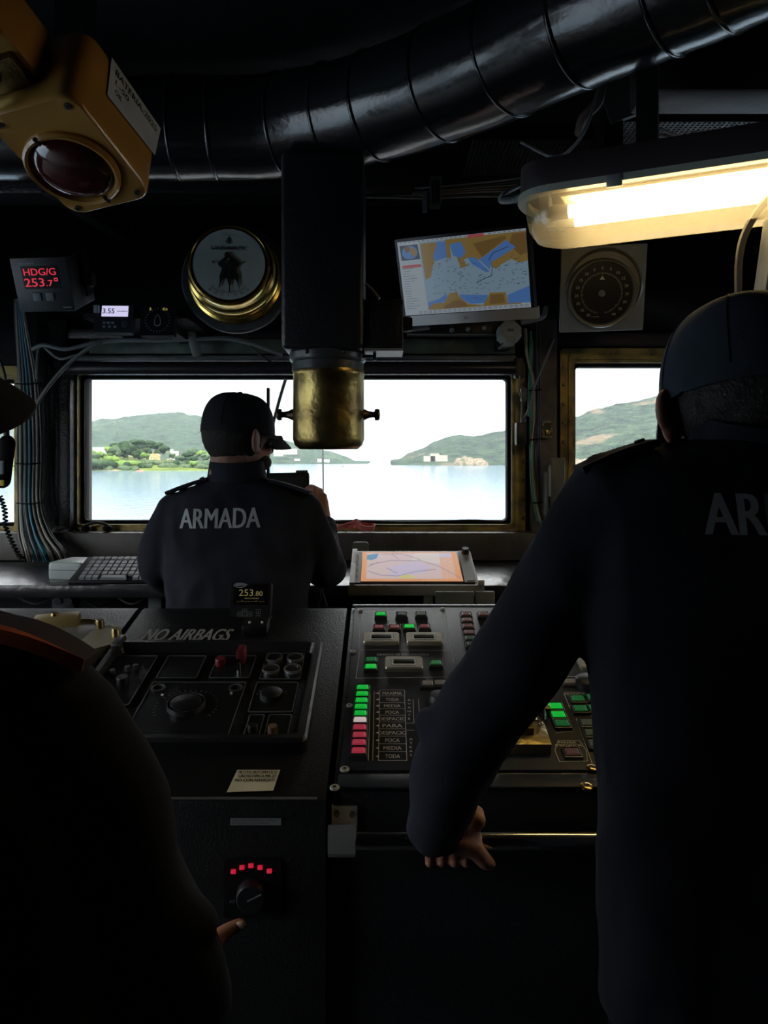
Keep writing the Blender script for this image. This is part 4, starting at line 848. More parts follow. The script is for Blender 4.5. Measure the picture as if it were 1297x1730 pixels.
for i, (ps, m, r, l) in enumerate([
    ([(887, 555), (890, 600), (900, 645), (901, 700), (897, 750), (899, 800), (905, 850), (912, 880)], CB[0], .0065, rc[0]),
    ([(896, 560), (895, 620), (893, 690), (896, 760), (897, 800), (901, 840), (908, 880)], CB[4], .0055, rc[1]),
    ([(898, 575), (897, 640), (896, 700), (899, 770), (901, 810), (905, 845), (913, 884)], CB[4], .0055, rc[2]),
    ([(905, 545), (907, 620), (908, 700), (907, 780), (910, 850), (917, 880)], CB[2], .006, rc[3]),
    ([(901, 780), (904, 815), (910, 850), (918, 885)], WIRE[3], .0045, rc[4]),
    ([(911, 560), (912, 640), (911, 720), (912, 800), (914, 860)], CB[2], .0045, rc[5]),
    ([(936, 572), (925, 600), (910, 635), (902, 655), (893, 690), (884, 708)], WIRE[0], .004, 'thin grey wire slanting from the dial plate down to the black adapter'),
    ([(878, 635), (876, 655), (881, 680), (880, 715)], WIRE[0], .003, 'thin wire hanging into the black adapter by the window frame')]):
    cable('cable', [P(x, y, 2.985 if i < 6 else 2.965) for x, y in ps], r, m, l, 'cables on the right pillar' if i in (1, 2, 3, 5) else None)
for (x0, x1, y) in ((893, 915, 660), (895, 920, 743), (900, 922, 850)):
    bm = B(); tube(bm, [P(x0, y, 2.972), P((x0+x1)/2, y-1, 2.965), P(x1, y-2, 2.975)], .003, 6); tag(obj('cable_tie', bm, RUB, org=tuple(P(x0, y, 2.97))), 'black tie round the cables on the right pillar', 'cable tie', 'ties on the right pillar')
t = thing('power_adapter', 'black power adapter hanging by the right frame of the centre window', 'adapter', P(880, 735, 2.95))
bm = B(); box(bm, P(879, 733, 2.96), (.038, .05, .085), bev=.004); obj('body', bm, BLKM, t)
bm = B(); box(bm, P(890, 728, 2.96), (.014, .04, .11), bev=.003); obj('plug', bm, RUB, t)
bm = B(); cyl(bm, P(881, 714, 2.955), P(882, 706, 2.955), .006, n=10); obj('lead_relief', bm, GREY, t)
bm = B(); box(bm, P(876, 622, 2.99), (.035, .05, .08), bev=.006); tag(obj('window_catch', bm, mat('plum_black_paint', (.02, .012, .016), .45), org=tuple(P(876, 622, 2.99))), 'dark catch block at the upper right corner of the centre window', 'catch')
bm = B(); box(bm, P(884, 667, 2.97), (.022, .03, .05), bev=.003); tag(obj('clip_block', bm, GREYD, org=tuple(P(884, 667, 2.97))), 'dark grey clip block above the black adapter', 'clip')
t = thing('door_catch', 'chipped recessed latch plate on the brown right pillar', 'latch', P(923, 726, 3.0))
bm = B(); ring_plate(bm, rrect(.042, .068, .006), rrect(.024, .048, .004), 0, .008, frame3(P(923, 726, 3.008), (1, 0, 0), (0, 0, 1))); obj('plate', bm, mat('chipped_paint', (.30, .26, .16), .6, col2=(.06, .045, .03), vs=70), t)
bm = B(); box(bm, P(925, 731, 3.0), (.016, .012, .024), bev=.002); obj('tongue', bm, BRASSD, t)
t = thing('wall_handset', 'grey handset unit standing against the right pillar beside the sleeve', 'handset', P(935, 830, 2.96))
bm = B(); box(bm, P(940, 826, 2.94), (.055, .05, .24), bev=.006); obj('body', bm, mat('handset_grey', (.10, .095, .085), .45), t)
bm = B(); box(bm, P(922, 834, 2.95), (.012, .04, .17), bev=.003); obj('side_bar', bm, GREY, t)
bm = B(); box(bm, P(928, 812, 2.93), (.008, .03, .12), bev=.002); obj('edge_strip', bm, LGREY, t)
# left radio handset with coiled cord
t = thing('radio_handset', 'black radio handset with a yellow sticker hanging at the left edge', 'handset', P(8, 780, 2.88))
bm = B(); capsule(bm, [P(12, 748, 2.88), P(10, 780, 2.88), P(4, 812, 2.88)], [.030, .026, .030], 16); bm = remesh(bm, .004); obj('body', bm, RUB, t)
bm = B(); cyl(bm, P(11, 722, 2.88), P(11, 745, 2.88), .009, .012, n=12); obj('antenna_stub', bm, BLKM, t)
bm = B(); box(bm, P(1, 790, 2.85), (.022, .012, .05), bev=.003); obj('side_grip', bm, LGREY, t)
bm = B(); box(bm, P(2, 816, 2.851), (.022, .006, .022), bev=.002); obj('sticker', bm, mat('yellow_sticker', (.6, .45, .03), .5), t)
pts = []
base = spline([P(0, 838, 2.88), P(8, 862, 2.88), P(10, 890, 2.88), P(20, 915, 2.86), P(32, 938, 2.84), P(38, 944, 2.83)], 16)
for i, c in enumerate(base):
    a = i*1.7; pts.append(c+V((math.cos(a)*.008, math.sin(a)*.008, 0)))
cable('coiled_cord', pts, .0035, RUB, 'coiled black cord dropping from the radio handset to the desk', k=3, cat='cord')
cable('cable', [P(-4, 600, 2.95), P(6, 625, 2.95), P(10, 645, 2.95)], .005, CB[2], 'thin dark wire above the left window')
# ---------------------------------------------------------------- desk under the windows
DZ = CZ-.396
bm = B(); box(bm, ((XL+XR)/2, 2.71, DZ-.02), (XR-XL-.01, .56, .04), bev=.004)
DESK = tag(obj('chart_desk', bm, mat('desk_black_varnish', (.020, .020, .022), .28, bump=.25, bs=25, var=.3, vs=7), org=(0, 2.71, DZ)), 'long black varnished desk top below the front windows', 'desk')
bm = B(); box(bm, ((XL+XR)/2, 2.90, (DZ-.04)/2), (XR-XL-.02, .10, DZ-.05)); struct(obj('panelling', bm, BLKW), 'dark panelling under the desk')
# odds and ends in the gap under the desk
t = thing('junction_plate', 'pale socket plate in the dark under the desk on the left', 'socket', P(108, 1016, 2.83))
bm = B(); box(bm, P(108, 1018, 2.84), (.085, .02, .07), bev=.004); obj('plate', bm, GREYD, t)
for u in (-.02, .02): bm = B(); q = P(108, 1016, 2.828)+V((u, 0, 0)); cyl(bm, q, q+V((0, -.006, 0)), .013, n=14); obj('socket', bm, BLKM, t)
bm = B(); box(bm, P(263, 1016, 2.6), (.045, .02, .05), bev=.002); tag(obj('white_card', bm, LGREY, org=tuple(P(263, 1016, 2.6))), 'pale card just above the console edge left of the man', 'card')
for k, (x0, x1) in enumerate(((20, 95), (130, 200), (190, 250))):
    cable('cable', [P(x0, 1003, 2.80), P((x0+x1)/2, 1020+6*(k % 2), 2.76), P(x1, 1008, 2.80)], .004, WIRE[k % 4], ('dark cable sagging under the desk at the far left', 'cable sagging under the desk beside the socket plate', 'cable sagging under the desk below the keyboard')[k])
# grey box
p0 = V((P(124, 0, 2.59).x, 2.62, DZ)); rz = M.Rotation(R(-8), 3, 'Z')
t = thing('grey_box', 'small pale grey plastic box on the desk left of the keyboard', 'box', p0, rz)
bm = B(); bmx = bmesh.new()
loft(bm, [[V((x, y, z)) for x, y in rrect(w_, d_, .014)] for z, w_, d_ in ((0.001, .124, .15), (.012, .126, .152), (.046, .126, .152), (.054, .122, .148), (.056, .114, .140))]); obj('body', bm, LGREY, t, world=False)
bm = B(); loft(bm, [[V((x, y, z)) for x, y in rrect(.1268, .1528, .014)] for z in (.030, .032)]); obj('seam', bm, GREYD, t, world=False)
cable('cable', [p0+V((.06, .04, .02)), p0+V((.10, .06, .006)), p0+V((.12, .02, .005)), p0+V((.16, .05, .005))], .003, CB[2], 'short black lead from the grey box to the keyboard')
# keyboard
kp0 = V((P(208, 0, 2.48).x, 2.42, DZ+.004)); kr = M.Rotation(R(19), 3, 'X')
t = thing('keyboard', 'dark keyboard with grey keys on the desk behind the man in the dark cap', 'keyboard', kp0, kr)
KW = .255
bm = B(); box(bm, (.02, .085, .006), (KW+.09, .175, .014), bev=.004); obj('case', bm, BLKM, t, world=False)
KEY = mat('key_grey', (.20, .21, .22), .5)
for r in range(6):
    n = 13; x = -.108
    for c in range(n):
        wd = .0188; 
        if r == 0:
            if c == 3: wd = .085
            elif 3 < c < 8: continue
        xx = -.112+c*.0212+(.0425-.0083 if (r == 0 and c == 3) else 0)-r*.001
        if xx > .172: continue
        bm = B(); yy = .016+r*.0255+(.004 if r == 5 else 0); q = [V((xx+u*wd*.5*s, yy+v*.0105*s, z)) for z, s in ((.013, 1), (.021, .84)) for u, v in ((-1, -1), (1, -1), (1, 1), (-1, 1))]
        loft(bm, [q[:4], q[4:]]); obj('key', bm, KEY, t, world=False, smooth=False)
# mouse and headset on the ledge
lz = Z_(896)
t = thing('computer_mouse', 'grey computer mouse lying on the ledge at the left end of the window', 'mouse', (P(104, 0, 3.04).x, 3.045, lz))
bm = B(); ball(bm, (0, 0, .002), (.036, .042, .024), sub=3)
for v in bm.verts: v.co.z = max(v.co.z, 0)
obj('shell', bm, GREY, t, world=False)
bm = B(); tube(bm, [V((.0, -.04, .008)), V((.03, -.055, .018)), V((.055, -.04, .012)), V((.075, -.045, .002))], .0022, 6); obj('lead', bm, BLKM, t, world=False)
t = thing('headset', 'black headset band standing on the ledge beside the mouse', 'headset', (P(163, 0, 3.04).x, 3.04, lz))
bm = B(); tube(bm, [V((-.055*math.cos(a), 0, .004+.032*math.sin(a))) for a in [i*math.pi/10 for i in range(11)]], .0065, 8, 2); obj('band', bm, BLKM, t, world=False)
for s in (-1, 1): bm = B(); ball(bm, (.042*s, 0, .014), (.018, .022, .014), sub=2); obj('ear_pad', bm, RUB, t, world=False)
# red ribbon strap on the ledge
t = thing('red_strap', 'pinkish red fabric strap looped on the ledge right of the man', 'strap', P(600, 893, 3.03))
SM = mat('strap_red', (.50, .13, .12), .75, bump=.2, bs=300)
def ribbon(bm, pts, w_, th=.002):
    p = spline(pts, 6); rr = []
    for i, c in enumerate(p):
        d = (p[min(i+1, len(p)-1)]-p[max(i-1, 0)]).normalized(); s = V((.25, -.35, 1)).normalized(); s = (s-d*s.dot(d)).normalized(); n_ = d.cross(s)
        rr.append([c+s*w_/2+n_*th, c-s*w_/2+n_*th, c-s*w_/2-n_*th, c+s*w_/2-n_*th])
    loft(bm, rr)
bm = B(); ribbon(bm, [P(600, 883, 3.0), P(585, 887, 2.99), P(568, 893, 2.99), P(572, 889, 3.02), P(590, 889, 3.03), P(606, 886, 3.02)], .016); obj('loop', bm, SM, t)
bm = B(); ribbon(bm, [P(598, 882, 3.01), P(612, 892, 2.99), P(628, 893, 2.99), P(632, 889, 3.02), P(618, 888, 3.03), P(604, 886, 3.02)], .022); obj('loop', bm, SM, t)
bm = B(); ribbon(bm, [P(590, 894, 3.0), P(600, 880, 2.99), P(606, 884, 2.98), P(598, 894, 2.97)], .014); obj('knot', bm, SM, t)
cable('cable', [P(540, 884, 3.03), P(590, 880, 3.035), P(700, 882, 3.04), P(790, 879, 3.04), P(850, 881, 3.045)], .004, CB[2], 'thin dark cable lying along the ledge at the foot of the window')

# ---------------------------------------------------------------- chart plotter on its grey stand
A_ = P(597, 986, 2.36); Bq = P(803, 986, 2.36); C_ = P(783, 931, 2.56); D_q = P(607, 932, 2.56)
PF = frame3((A_+Bq)/2, Bq-A_, (C_+D_q)/2-(A_+Bq)/2); PWd = (Bq-A_).length; PHt = ((C_+D_q)/2-(A_+Bq)/2).length
t = thing('chart_plotter', 'tilted plotter screen with an orange-bordered pale chart right of the man', 'chart plotter', PF.translation, PF.to_3x3())
bm = B(); box(bm, (0, PHt/2, -.012), (PWd, PHt+.012, .022), bev=.003); obj('case', bm, BLKM, t, world=False)
bm = B(); box(bm, (PWd/2-.014, PHt/2+.004, .0012), (.036, PHt-.004, .002)); obj('key_strip', bm, LGREY, t, world=False)
bm = B(); cyl(bm, (PWd/2-.012, PHt-.016, .001), (PWd/2-.012, PHt-.016, .020), .013, .011, n=18); obj('knob', bm, BLKM, t, world=False)
bm = B(); box(bm, (PWd/2-.012, .012, .003), (.024, .003, .002)); obj('latch', bm, BLKM, t, world=False)
bm = B(); I = M.Identity(4); Es = .60
PM = [glow('plot_orange', (.75, .32, .12), Es), glow('plot_pink', (.66, .50, .50), Es), glow('plot_blue', (.05, .26, .46), Es), glow('plot_menu', (.74, .42, .30), Es), glow('plot_line', (.22, .22, .36), Es), glow('plot_lilac', (.58, .50, .66), Es), glow('plot_yellow', (.62, .58, .20), Es), glow('plot_pale', (.70, .60, .56), Es)]
x0, x1 = -PWd/2+.022, PWd/2-.036; Wd = x1-x0
def q_(l): return [(x0+u*Wd, v*PHt) for u, v in l]
flat(bm, q_([(0, .06), (1, .06), (.985, .98), (.0, .98)]), .0006, I, 0)
flat(bm, q_([(.05, .13), (.80, .13), (.80, .94), (.05, .94)]), .0010, I, 1)
flat(bm, q_([(.80, .13), (.935, .13), (.935, .80), (.80, .80)]), .0010, I, 3); flat(bm, q_([(.80, .80), (.93, .80), (.93, .94), (.80, .94)]), .0010, I, 5)
flat(bm, q_([(.30, .2), (.62, .3), (.70, .5), (.55, .66), (.28, .5)]), .0013, I, 5); flat(bm, q_([(.5, .66), (.8, .6), (.8, .94), (.55, .94)]), .0012, I, 7)
flat(bm, q_([(.05, .72), (.10, .70), (.15, .76), (.17, .92), (.12, .90), (.05, .86)]), .0014, I, 2)
flat(bm, q_([(.36, .16), (.5, .13), (.54, .18), (.44, .27)]), .0014, I, 6)
for l in ([(.06, .35), (.2, .22), (.36, .2), (.55, .34), (.75, .4)], [(.08, .55), (.3, .68), (.62, .66), (.78, .5), (.98, .14)], [(.2, .88), (.42, .9), (.6, .7)], [(.3, .9), (.38, .72)], [(.06, .48), (.16, .62)], [(.25, .45), (.36, .28)]):
    for (a, b), (c, d) in zip(l, l[1:]): flat(bm, q_([(a, b), (c, d), (c, d+.018), (a, b+.018)]), .0016, I, 4)
for k in range(10): flat(bm, q_([(.84+.045*(k % 2), .2+.06*k), (.86+.045*(k % 2), .2+.06*k), (.86+.045*(k % 2), .23+.06*k), (.84+.045*(k % 2), .23+.06*k)]), .0014, I, 1)
obj('screen', bm, PM, t, world=False, smooth=False)
bm = B(); text(bm, 'FURUNO', -.03, PHt+.001, .05, .005, I, z=.0004); obj('maker_text', bm, WHITE, t, world=False, smooth=False)
bm = B(); box(bm, (-PWd/2+.008, PHt/2, .0006), (.026, PHt-.01, .0016)); obj('side_label', bm, PAPERW, t, world=False)
bm = B(); text(bm, 'OJO NO APAGAR', -PWd/2+.008, PHt/2, PHt*.8, .012, I, z=.0018, rotz=R(90)); obj('handwriting', bm, INK, t, world=False, smooth=False)
t = thing('plotter_stand', 'grey metal stand carrying the plotter screen', 'stand', P(700, 1004, 2.34))
SG = mat('stand_grey_green', (.17, .18, .155), .45, var=.2, vs=12)
fz = P(0, 989, 2.34).z
bm = B(); a, b = P(588, 997, 2.34), P(818, 997, 2.34); box(bm, (a+b)/2, (b.x-a.x, .012, .032), bev=.002); obj('front_rail', bm, SG, t)
bm = B(); a, b = P(593, 985, 2.345), P(601, 928, 2.60); box(bm, (a+b)/2+V((0, 0, -.012)), (.016, (b-a).length, .03), M.Rotation(math.atan2(b.z-a.z, b.y-a.y), 3, 'X')); obj('side_rail', bm, SG, t)
bm = B(); a, b = P(809, 985, 2.345), P(789, 928, 2.60); box(bm, (a+b)/2+V((0, 0, -.018)), (.012, (b-a).length, .02), M.Rotation(math.atan2(b.z-a.z, b.y-a.y), 3, 'X')); obj('side_rail', bm, SG, t)
bm = B(); a = P(609, 928, 2.64); prism(bm, rrect(.055, .05, .01), -.004, .004, frame3(a, (1, 0, 0), (0, 0, 1))); obj('back_plate', bm, SG, t)
for u in (-.018, .018): bm = B(); ball(bm, a+V((u, -.005, .012)), .003, sub=1); obj('rivet', bm, GREYD, t)
bm = B(); a = P(723, 1003, 2.35); box(bm, (a.x, 2.352, (a.z+.90)/2), (.028, .02, a.z-.90)); obj('leg', bm, SG, t)
bm = B(); a = P(818, 990, 2.33); box(bm, a+V((-.01, 0, .01)), (.02, .012, .018), bev=.003); obj('end_clip', bm, STEEL, t)
bm = B(); box(bm, P(720, 1000, 2.37)+V((0, .05, .0)), (.36, .08, .012)); obj('shelf', bm, SG, t)
bm = B(); box(bm, P(720, 1000, 2.37)+V((0, .06, -.17)), (.30, .02, .3)); obj('rear_panel', bm, BLK, t)
for (a_, b_, l) in ((735, 800, 'pale folder on edge in the gap under the plotter stand'), (803, 835, 'second pale folder under the plotter stand, partly behind the sleeve')):
    bm = B(); box(bm, P((a_+b_)/2, 1030, 2.31), ((b_-a_)/F*2.31, .015, .11), bev=.003); tag(obj('folder', bm, mat('folder_green_grey', (.09, .10, .09), .5), org=tuple(P((a_+b_)/2, 1030, 2.31))), l, 'folder')
for nm, px, lab in (('plotter_bracket', 545, 'small black tripod bracket between the man and the plotter'),):
    bm = B(); tube(bm, [P(543, 985, 2.34), P(544, 1000, 2.33), P(538, 1025, 2.33)], .004, 6); tube(bm, [P(544, 1000, 2.33), P(552, 1025, 2.33)], .004, 6, 1); box(bm, P(543, 990, 2.33), (.02, .02, .012)); tag(obj(nm, bm, BLKM, org=tuple(P(543, 1025, 2.33))), lab, 'bracket')

# ---------------------------------------------------------------- control console: sloping panels seen from behind the operators
YF, TS = 1.90, .233
ZF = CZ-.1885*YF
def con(px, py, off=0.0):
    k = (py-HY)/F; Y = (CZ-ZF+TS*YF-off*1.02)/(k+TS); return P(px, py, Y)
SL = math.atan(TS); RS = M.Rotation(SL, 3, 'X')
NRM = RS @ V((0, 0, 1))
YN = con(648, 1337).y
def pz(Y): return ZF+TS*(Y-YF)
def slab(bm, x0, x1, y0, y1, h, zb=None, off=0.0, bev=0.0):
    """sheet lying on the sloping plane between world x0..x1 and depth y0..y1, h thick above the plane + off"""
    L = (y1-y0)/math.cos(SL); c = V(((x0+x1)/2, (y0+y1)/2, pz((y0+y1)/2)))+NRM*(off+h/2)
    box(bm, c, (x1-x0, L, h), RS, bev=bev)
xL = con(573, 1200).x        # joint between the centre unit and the right-hand panel (constant world x)
xl = -.595                   # joint between the far left unit and the centre unit
def unit(name, label, x0, x1, yfront, m):
    t = thing(name, label, 'console', ((x0+x1)/2, (yfront+YF)/2, 0))
    bm = B(); prof = [(yfront, 0.0), (yfront, pz(yfront)-.018), (yfront+.004, pz(yfront)-.006), (yfront+.016, pz(yfront+.016)-.001), (YF-.03, pz(YF-.03)-.001), (YF-.010, pz(YF-.01)-.004), (YF-.002, pz(YF)-.016), (YF, pz(YF)-.03), (YF, .0)]
    loft(bm, [[V((x, y, z)) for y, z in prof] for x in (x0, x0+.002, x1-.002, x1)]); obj('cabinet', bm, m, t, ang=25); return t
U0 = unit('console_unit', 'far left console unit with a beige instrument on top, behind the shoulder', -1.75, xl-.007, YN-.015, CON)
U1 = unit('console_unit', 'black centre console with raised instrument bay and yellow note', xl+.007, xL-.007, YN-.015, CON)
U2 = unit('control_console', 'right console with lit engine-order buttons under the leaning arm', xL+.004, 1.25, YN+.004, mat('console_side_black', (.014, .015, .017), .4, bump=.2, bs=120))
# ---- right-hand panel plates
def plate(t, name, x0, x1, ya, yb, h, m, bev=.0015): bm = B(); slab(bm, x0, x1, ya, yb, h, bev=bev); return obj(name, bm, m, t)
yS = con(700, 1304).y; yS2 = con(700, 1311).y
plate(U2, 'control_panel', xL+.012, 1.24, yS, YF-.022, .004, PAN)
plate(U2, 'lower_strip', xL+.010, 1.24, YN+.006, yS2, .004, PAN)
bm = B(); slab(bm, xL+.006, 1.245, YF-.020, YF-.006, .005, bev=.002); obj('rear_edge', bm, mat('lit_edge', (.12, .13, .14), .25, metal=.6), U2)  # bright light along the far edge put into a paler, shinier strip
TOP = .0041
def loc(px, py): return con(px, py, TOP)
BZ = mat('button_bezel', (.07, .07, .065), .35, metal=.5)
def lens(name, col, s): return mat(name, tuple(.35*c+.01 for c in col), .3, emit=col, es=s*.43)
LN = {'G': lens('lens_green_lit', (.0, .80, .06), .75), 'g': lens('lens_green', (.02, .33, .08), .30), 'd': lens('lens_green_dull', (.08, .14, .09), .12), 'o': lens('lens_olive', (.16, .20, .11), .14),
      'R': lens('lens_red_lit', (.80, .06, .12), .55), 'r': lens('lens_red', (.45, .07, .08), .22), 'p': lens('lens_pink', (.30, .12, .11), .16), 'W': lens('lens_white_lit', (.95, .80, .78), .9), 'w': lens('lens_white', (.36, .33, .26), .10)}
def sq(w_, d_, z): return [V((x*w_/2, y*d_/2, z)) for x, y in ((-1, -1), (1, -1), (1, 1), (-1, 1))]
def button(px, py, col, w_=.0255, d_=.0235, h=.010, lab=None):
    c = loc(px, py); fm = M.Translation(c) @ RS.to_4x4()
    bm = B(); loft(bm, [[fm @ p for p in sq(*a)] for a in ((w_+.004, d_+.004, 0), (w_+.003, d_+.003, h*.75), (w_, d_, h*.8), (w_-.002, d_-.002, h))], cap=False)
    o = obj('button', bm, BZ, U2, smooth=False)
    bm = B(); loft(bm, [[fm @ p for p in sq(*a)] for a in ((w_-.002, d_-.002, h*.55), (w_-.005, d_-.006, h*.95), (w_-.008, d_-.009, h*1.08))]); obj('lens', bm, LN[col], o, smooth=False)
for px, py, c in ((643, 1043, 'G'), (678, 1043, 'd'), (711, 1043, 'd'), (640, 1065, 'r'), (666, 1065, 'r'), (691, 1064, 'G'), (717, 1064, 'r'), (736, 1126, 'g'), (722, 1161, 'w'), (743, 1160, 'w'),
                  (787, 1043, 'p'), (788.5, 1053, 'p'), (790, 1063, 'p'), (792, 1074, 'p'), (794, 1084, 'd'), (797, 1094, 'd'), (816, 1043, 'p')): button(px, py, c)
button(627, 1120.5, 'g'); button(626, 1132.5, 'G')
for x, y, c in zip((612.5, 611.5, 610.5, 609.5, 608.8, 608, 607.5, 607, 606, 605.5), (1170.5, 1181.5, 1192.5, 1203.5, 1214.5, 1226, 1238.5, 1251.5, 1264.5, 1278.5), 'GGGGGWRRRR'): button(x, y, c, d_=.0205, h=.013)
for px, py, c, w_ in ((962, 1156, 'w', 0.0275), (976, 1185, 'g', 0.0275), (1003, 1183, 'g', 0.0275), (980, 1202, 'g', 0.0275), (1006, 1201, 'g', 0.0275), (938, 1198, 'G', 0.0275), (943, 1212.5, 'G', 0.0275), (949, 1227, 'g', 0.0275),
                   (993, 1226, 'o', 0.0275), (1000, 1243, 'o', 0.0275), (1007, 1261, 'o', 0.0275), (1024, 1224, 'o', 0.0275), (1032, 1241, 'o', 0.0275), (966, 1276, 'p', 0.0275), (1030, 1281, 'w', 0.0275)): button(px, py, c, w_, .0245, .008)
def meter(px, py, w_, d_):
    c = loc(px, py); fm = M.Translation(c) @ RS.to_4x4()
    bm = B(); rr_ = lambda s, t_, z: [fm @ V((x, y, z)) for x, y in rrect(w_*s, d_*t_, .006, 3)]
    loft(bm, [rr_(1, 1, 0), rr_(1, 1, .0075), rr_(.97, .93, .0105), rr_(.68, .60, .0105), rr_(.64, .52, .005)], cap=False); o = obj('meter_frame', bm, mat('meter_champagne', (.58, .52, .41), .32, metal=.75), U2, ang=30)
    bm = B(); ring_plate(bm, rrect(w_*.66, d_*.56, .002, 3), rrect(w_*.56, d_*.40, .002, 3), .005, .011, fm); obj('window_rim', bm, STEEL, o)
    bm = B(); prism(bm, rrect(w_*.62, d_*.5, .002, 3), .003, .006, fm); obj('meter_glass', bm, mat('meter_dark_glass', (.03, .032, .028), .15), o)
meter(644, 1083, .080, .048); meter(716, 1083, .080, .048); meter(682, 1125.5, .078, .050); meter(1010, 1122, .085, .065)
# engraved lines and words
IN = mat('engraving_white', (.80, .80, .78), .6)
bm = B()
def line(pts, w_=.0009):
    for (a, b) in zip(pts, pts[1:]):
        p, q = loc(*a), loc(*b); d = (q-p); n_ = NRM.cross(d).normalized()*w_/2; z = NRM*.0004
        bm.faces.new([bm.verts.new(v+z) for v in (p-n_, q-n_, q+n_, p+n_)])
def word(s, px, py, w_, h_, bold=.0, rotz=0): c = loc(px, py); text(bm, s, 0, 0, w_, h_, M.Translation(c) @ RS.to_4x4(), z=.0004, bold=bold, rotz=rotz)
ys = [1166, 1176, 1187, 1197.5, 1208.5, 1220, 1231.5, 1244, 1257, 1270, 1285]
names = ['MAXIMA', 'TODA', 'MEDIA', 'POCA', 'DESPACIO', 'PARA', 'DESPACIO', 'POCA', 'MEDIA', 'TODA']
xl_ = lambda y: 641.5-(y-1166)*.02; xr_ = lambda y: 683+(y-1166)*.035
for y in ys: line([(xl_(y), y), (xr_(y), y)])
line([(xl_(ys[0]), ys[0]), (xl_(ys[-1]), ys[-1])]); line([(xr_(ys[0]), ys[0]), (xr_(ys[-1]), ys[-1])]); line([(632, 1168), (629.5, 1285)]); line([(625.5, 1172), (622, 1285)])
for s, a, b in zip(names, ys, ys[1:]):
    y = (a+b)/2+.5; word(s, (xl_(y)+xr_(y))/2, y, .0062*len(s) if s != 'PARA' else .036, .0105, .012)
    c = [(634, y), (640, y-2), (640, y+2)]; p = [loc(*q)+NRM*.0004 for q in c]; bm.faces.new([bm.verts.new(v) for v in p])
for i, ch in enumerate('AVANTE'): word(ch, 691, 1183+i*6.3, None, .0062, .01)
for i, ch in enumerate('ATRAS'): word(ch, 694, 1249+i*6.8, None, .0062, .01)
line([(697.5, 1181), (699, 1222)]); line([(686, 1222), (699, 1222)]); line([(686, 1234), (700, 1234)]); line([(707, 1181), (708, 1204)])
line([(608, 1100), (601, 1146)]); line([(601, 1146), (752, 1144)]); line([(606, 1098), (755, 1099)]); line([(609, 1033), (606, 1096)]); line([(608, 1034), (730, 1032)]); line([(752, 1034), (766, 1120)], .0007); line([(745, 1034), (758, 1100)], .0007)
word('ALARMAS', 664, 1055, .05, .006); word('GRADOS DE INCLINACION', 680, 1106, .11, .008); word('PROPULSION', 735, 1149, .035, .006)
line([(955, 1143), (985, 1143)]); line([(953, 1147), (985, 1146)])
line([(953, 1170), (1003, 1170)]); line([(952, 1171), (967, 1207)]); line([(967, 1208), (1010, 1210)]); word('TELEGRAFO Y ORDENES', 983, 1173, .066, .006); word('CORREDERA', 984, 1177.5, .04, .006); word('PUESTO CONTROL', 985, 1193.5, .055, .006)
line([(923, 1187), (947, 1188)]); line([(947, 1188), (967, 1233)]); line([(967, 1236), (938, 1238)]); line([(923, 1190), (938, 1237)]); word('MODO', 935, 1188.5, .022, .006); word('CONTROL', 935, 1191, .03, .004)
line([(973, 1214), (1000, 1290)]); word('BACK UP', 995, 1215.5, .032, .007)
line([(943, 1251), (978, 1251), (990, 1268), (992, 1286), (945, 1287), (937, 1268), (943, 1251)]); word('PARADA', 958, 1254.5, .03, .0075); word('EMERGENCIA', 960, 1259.5, .045, .0065); word('ER', 960, 1264, .009, .0075)
obj('engraving', bm, IN, U2, smooth=False)
# screws
for px, py, r, m_ in ((608, 1031, .006, STEEL), (747, 1029, .006, STEEL), (596, 1101.5, .007, STEEL), (590, 1193, .007, STEEL), (582, 1300, .008, STEEL), (1000, 1297.5, .009, BRASS)):
    c = loc(px, py); fm = M.Translation(c) @ RS.to_4x4(); bm = B(); lathe(bm, [(r, 0), (r, .001), (r*.8, .0025), (r*.36, .0027)], fm, 18); prism(bm, [(r*.4*math.cos(k), r*.4*math.sin(k)) for k in [i*math.pi/3 for i in range(6)]], 0, .0022, fm, mi=1); obj('screw', bm, [m_, INK], U2)
for px, py, r, m_ in ((565, 1331, .008, STEEL), (990.5, 1329, .010, BRASS)):
    c = con(px, py, TOP); fm = M.Translation(c) @ RS.to_4x4(); bm = B(); lathe(bm, [(r, 0), (r, .001), (r*.8, .0025), (r*.36, .0027)], fm, 18); prism(bm, [(r*.4*math.cos(k), r*.4*math.sin(k)) for k in [i*math.pi/3 for i in range(6)]], 0, .0022, fm, mi=1); obj('screw', bm, [m_, INK], U2)
# lever quadrant: chrome lever base, brass plate, block and spindle, black knobs
c = loc(890, 1257); fm = M.Translation(c) @ RS.to_4x4()
bm = B(); a, b = loc(838, 1275), loc(935, 1275); c2 = loc(925, 1240); w0 = b.x-a.x; d0 = (c2-loc(925, 1275)).length; f2 = M.Translation((a+b)/2+(c2-loc(925, 1275))*.5) @ RS.to_4x4()
f2.translation = V(((a.x+b.x)/2-.004, (a.y+c2.y)/2, (a.z+c2.z)/2))
box(bm, f2 @ V((0, 0, .010)), (w0, d0, .020), RS, bev=.0015); obj('lever_plate', bm, mat('plate_brushed_brass', (.42, .33, .13), .34, metal=.9, bump=.15, bs=90), U2)
k0 = loc(887, 1252); fk = M.Translation(k0) @ RS.to_4x4()
bm = B(); box(bm, fk @ V((0, 0, .026)), (.024, .024, .014), RS, bev=.0015); o = obj('stop_block', bm, BRASSD, U2)
bm = B(); cyl(bm, fk @ V((0, 0, .03)), fk @ V((0, 0, .052)), .0085, n=18); obj('spindle', bm, BRASSD, o)
k0 = loc(893, 1222); fk = M.Translation(k0) @ RS.to_4x4()
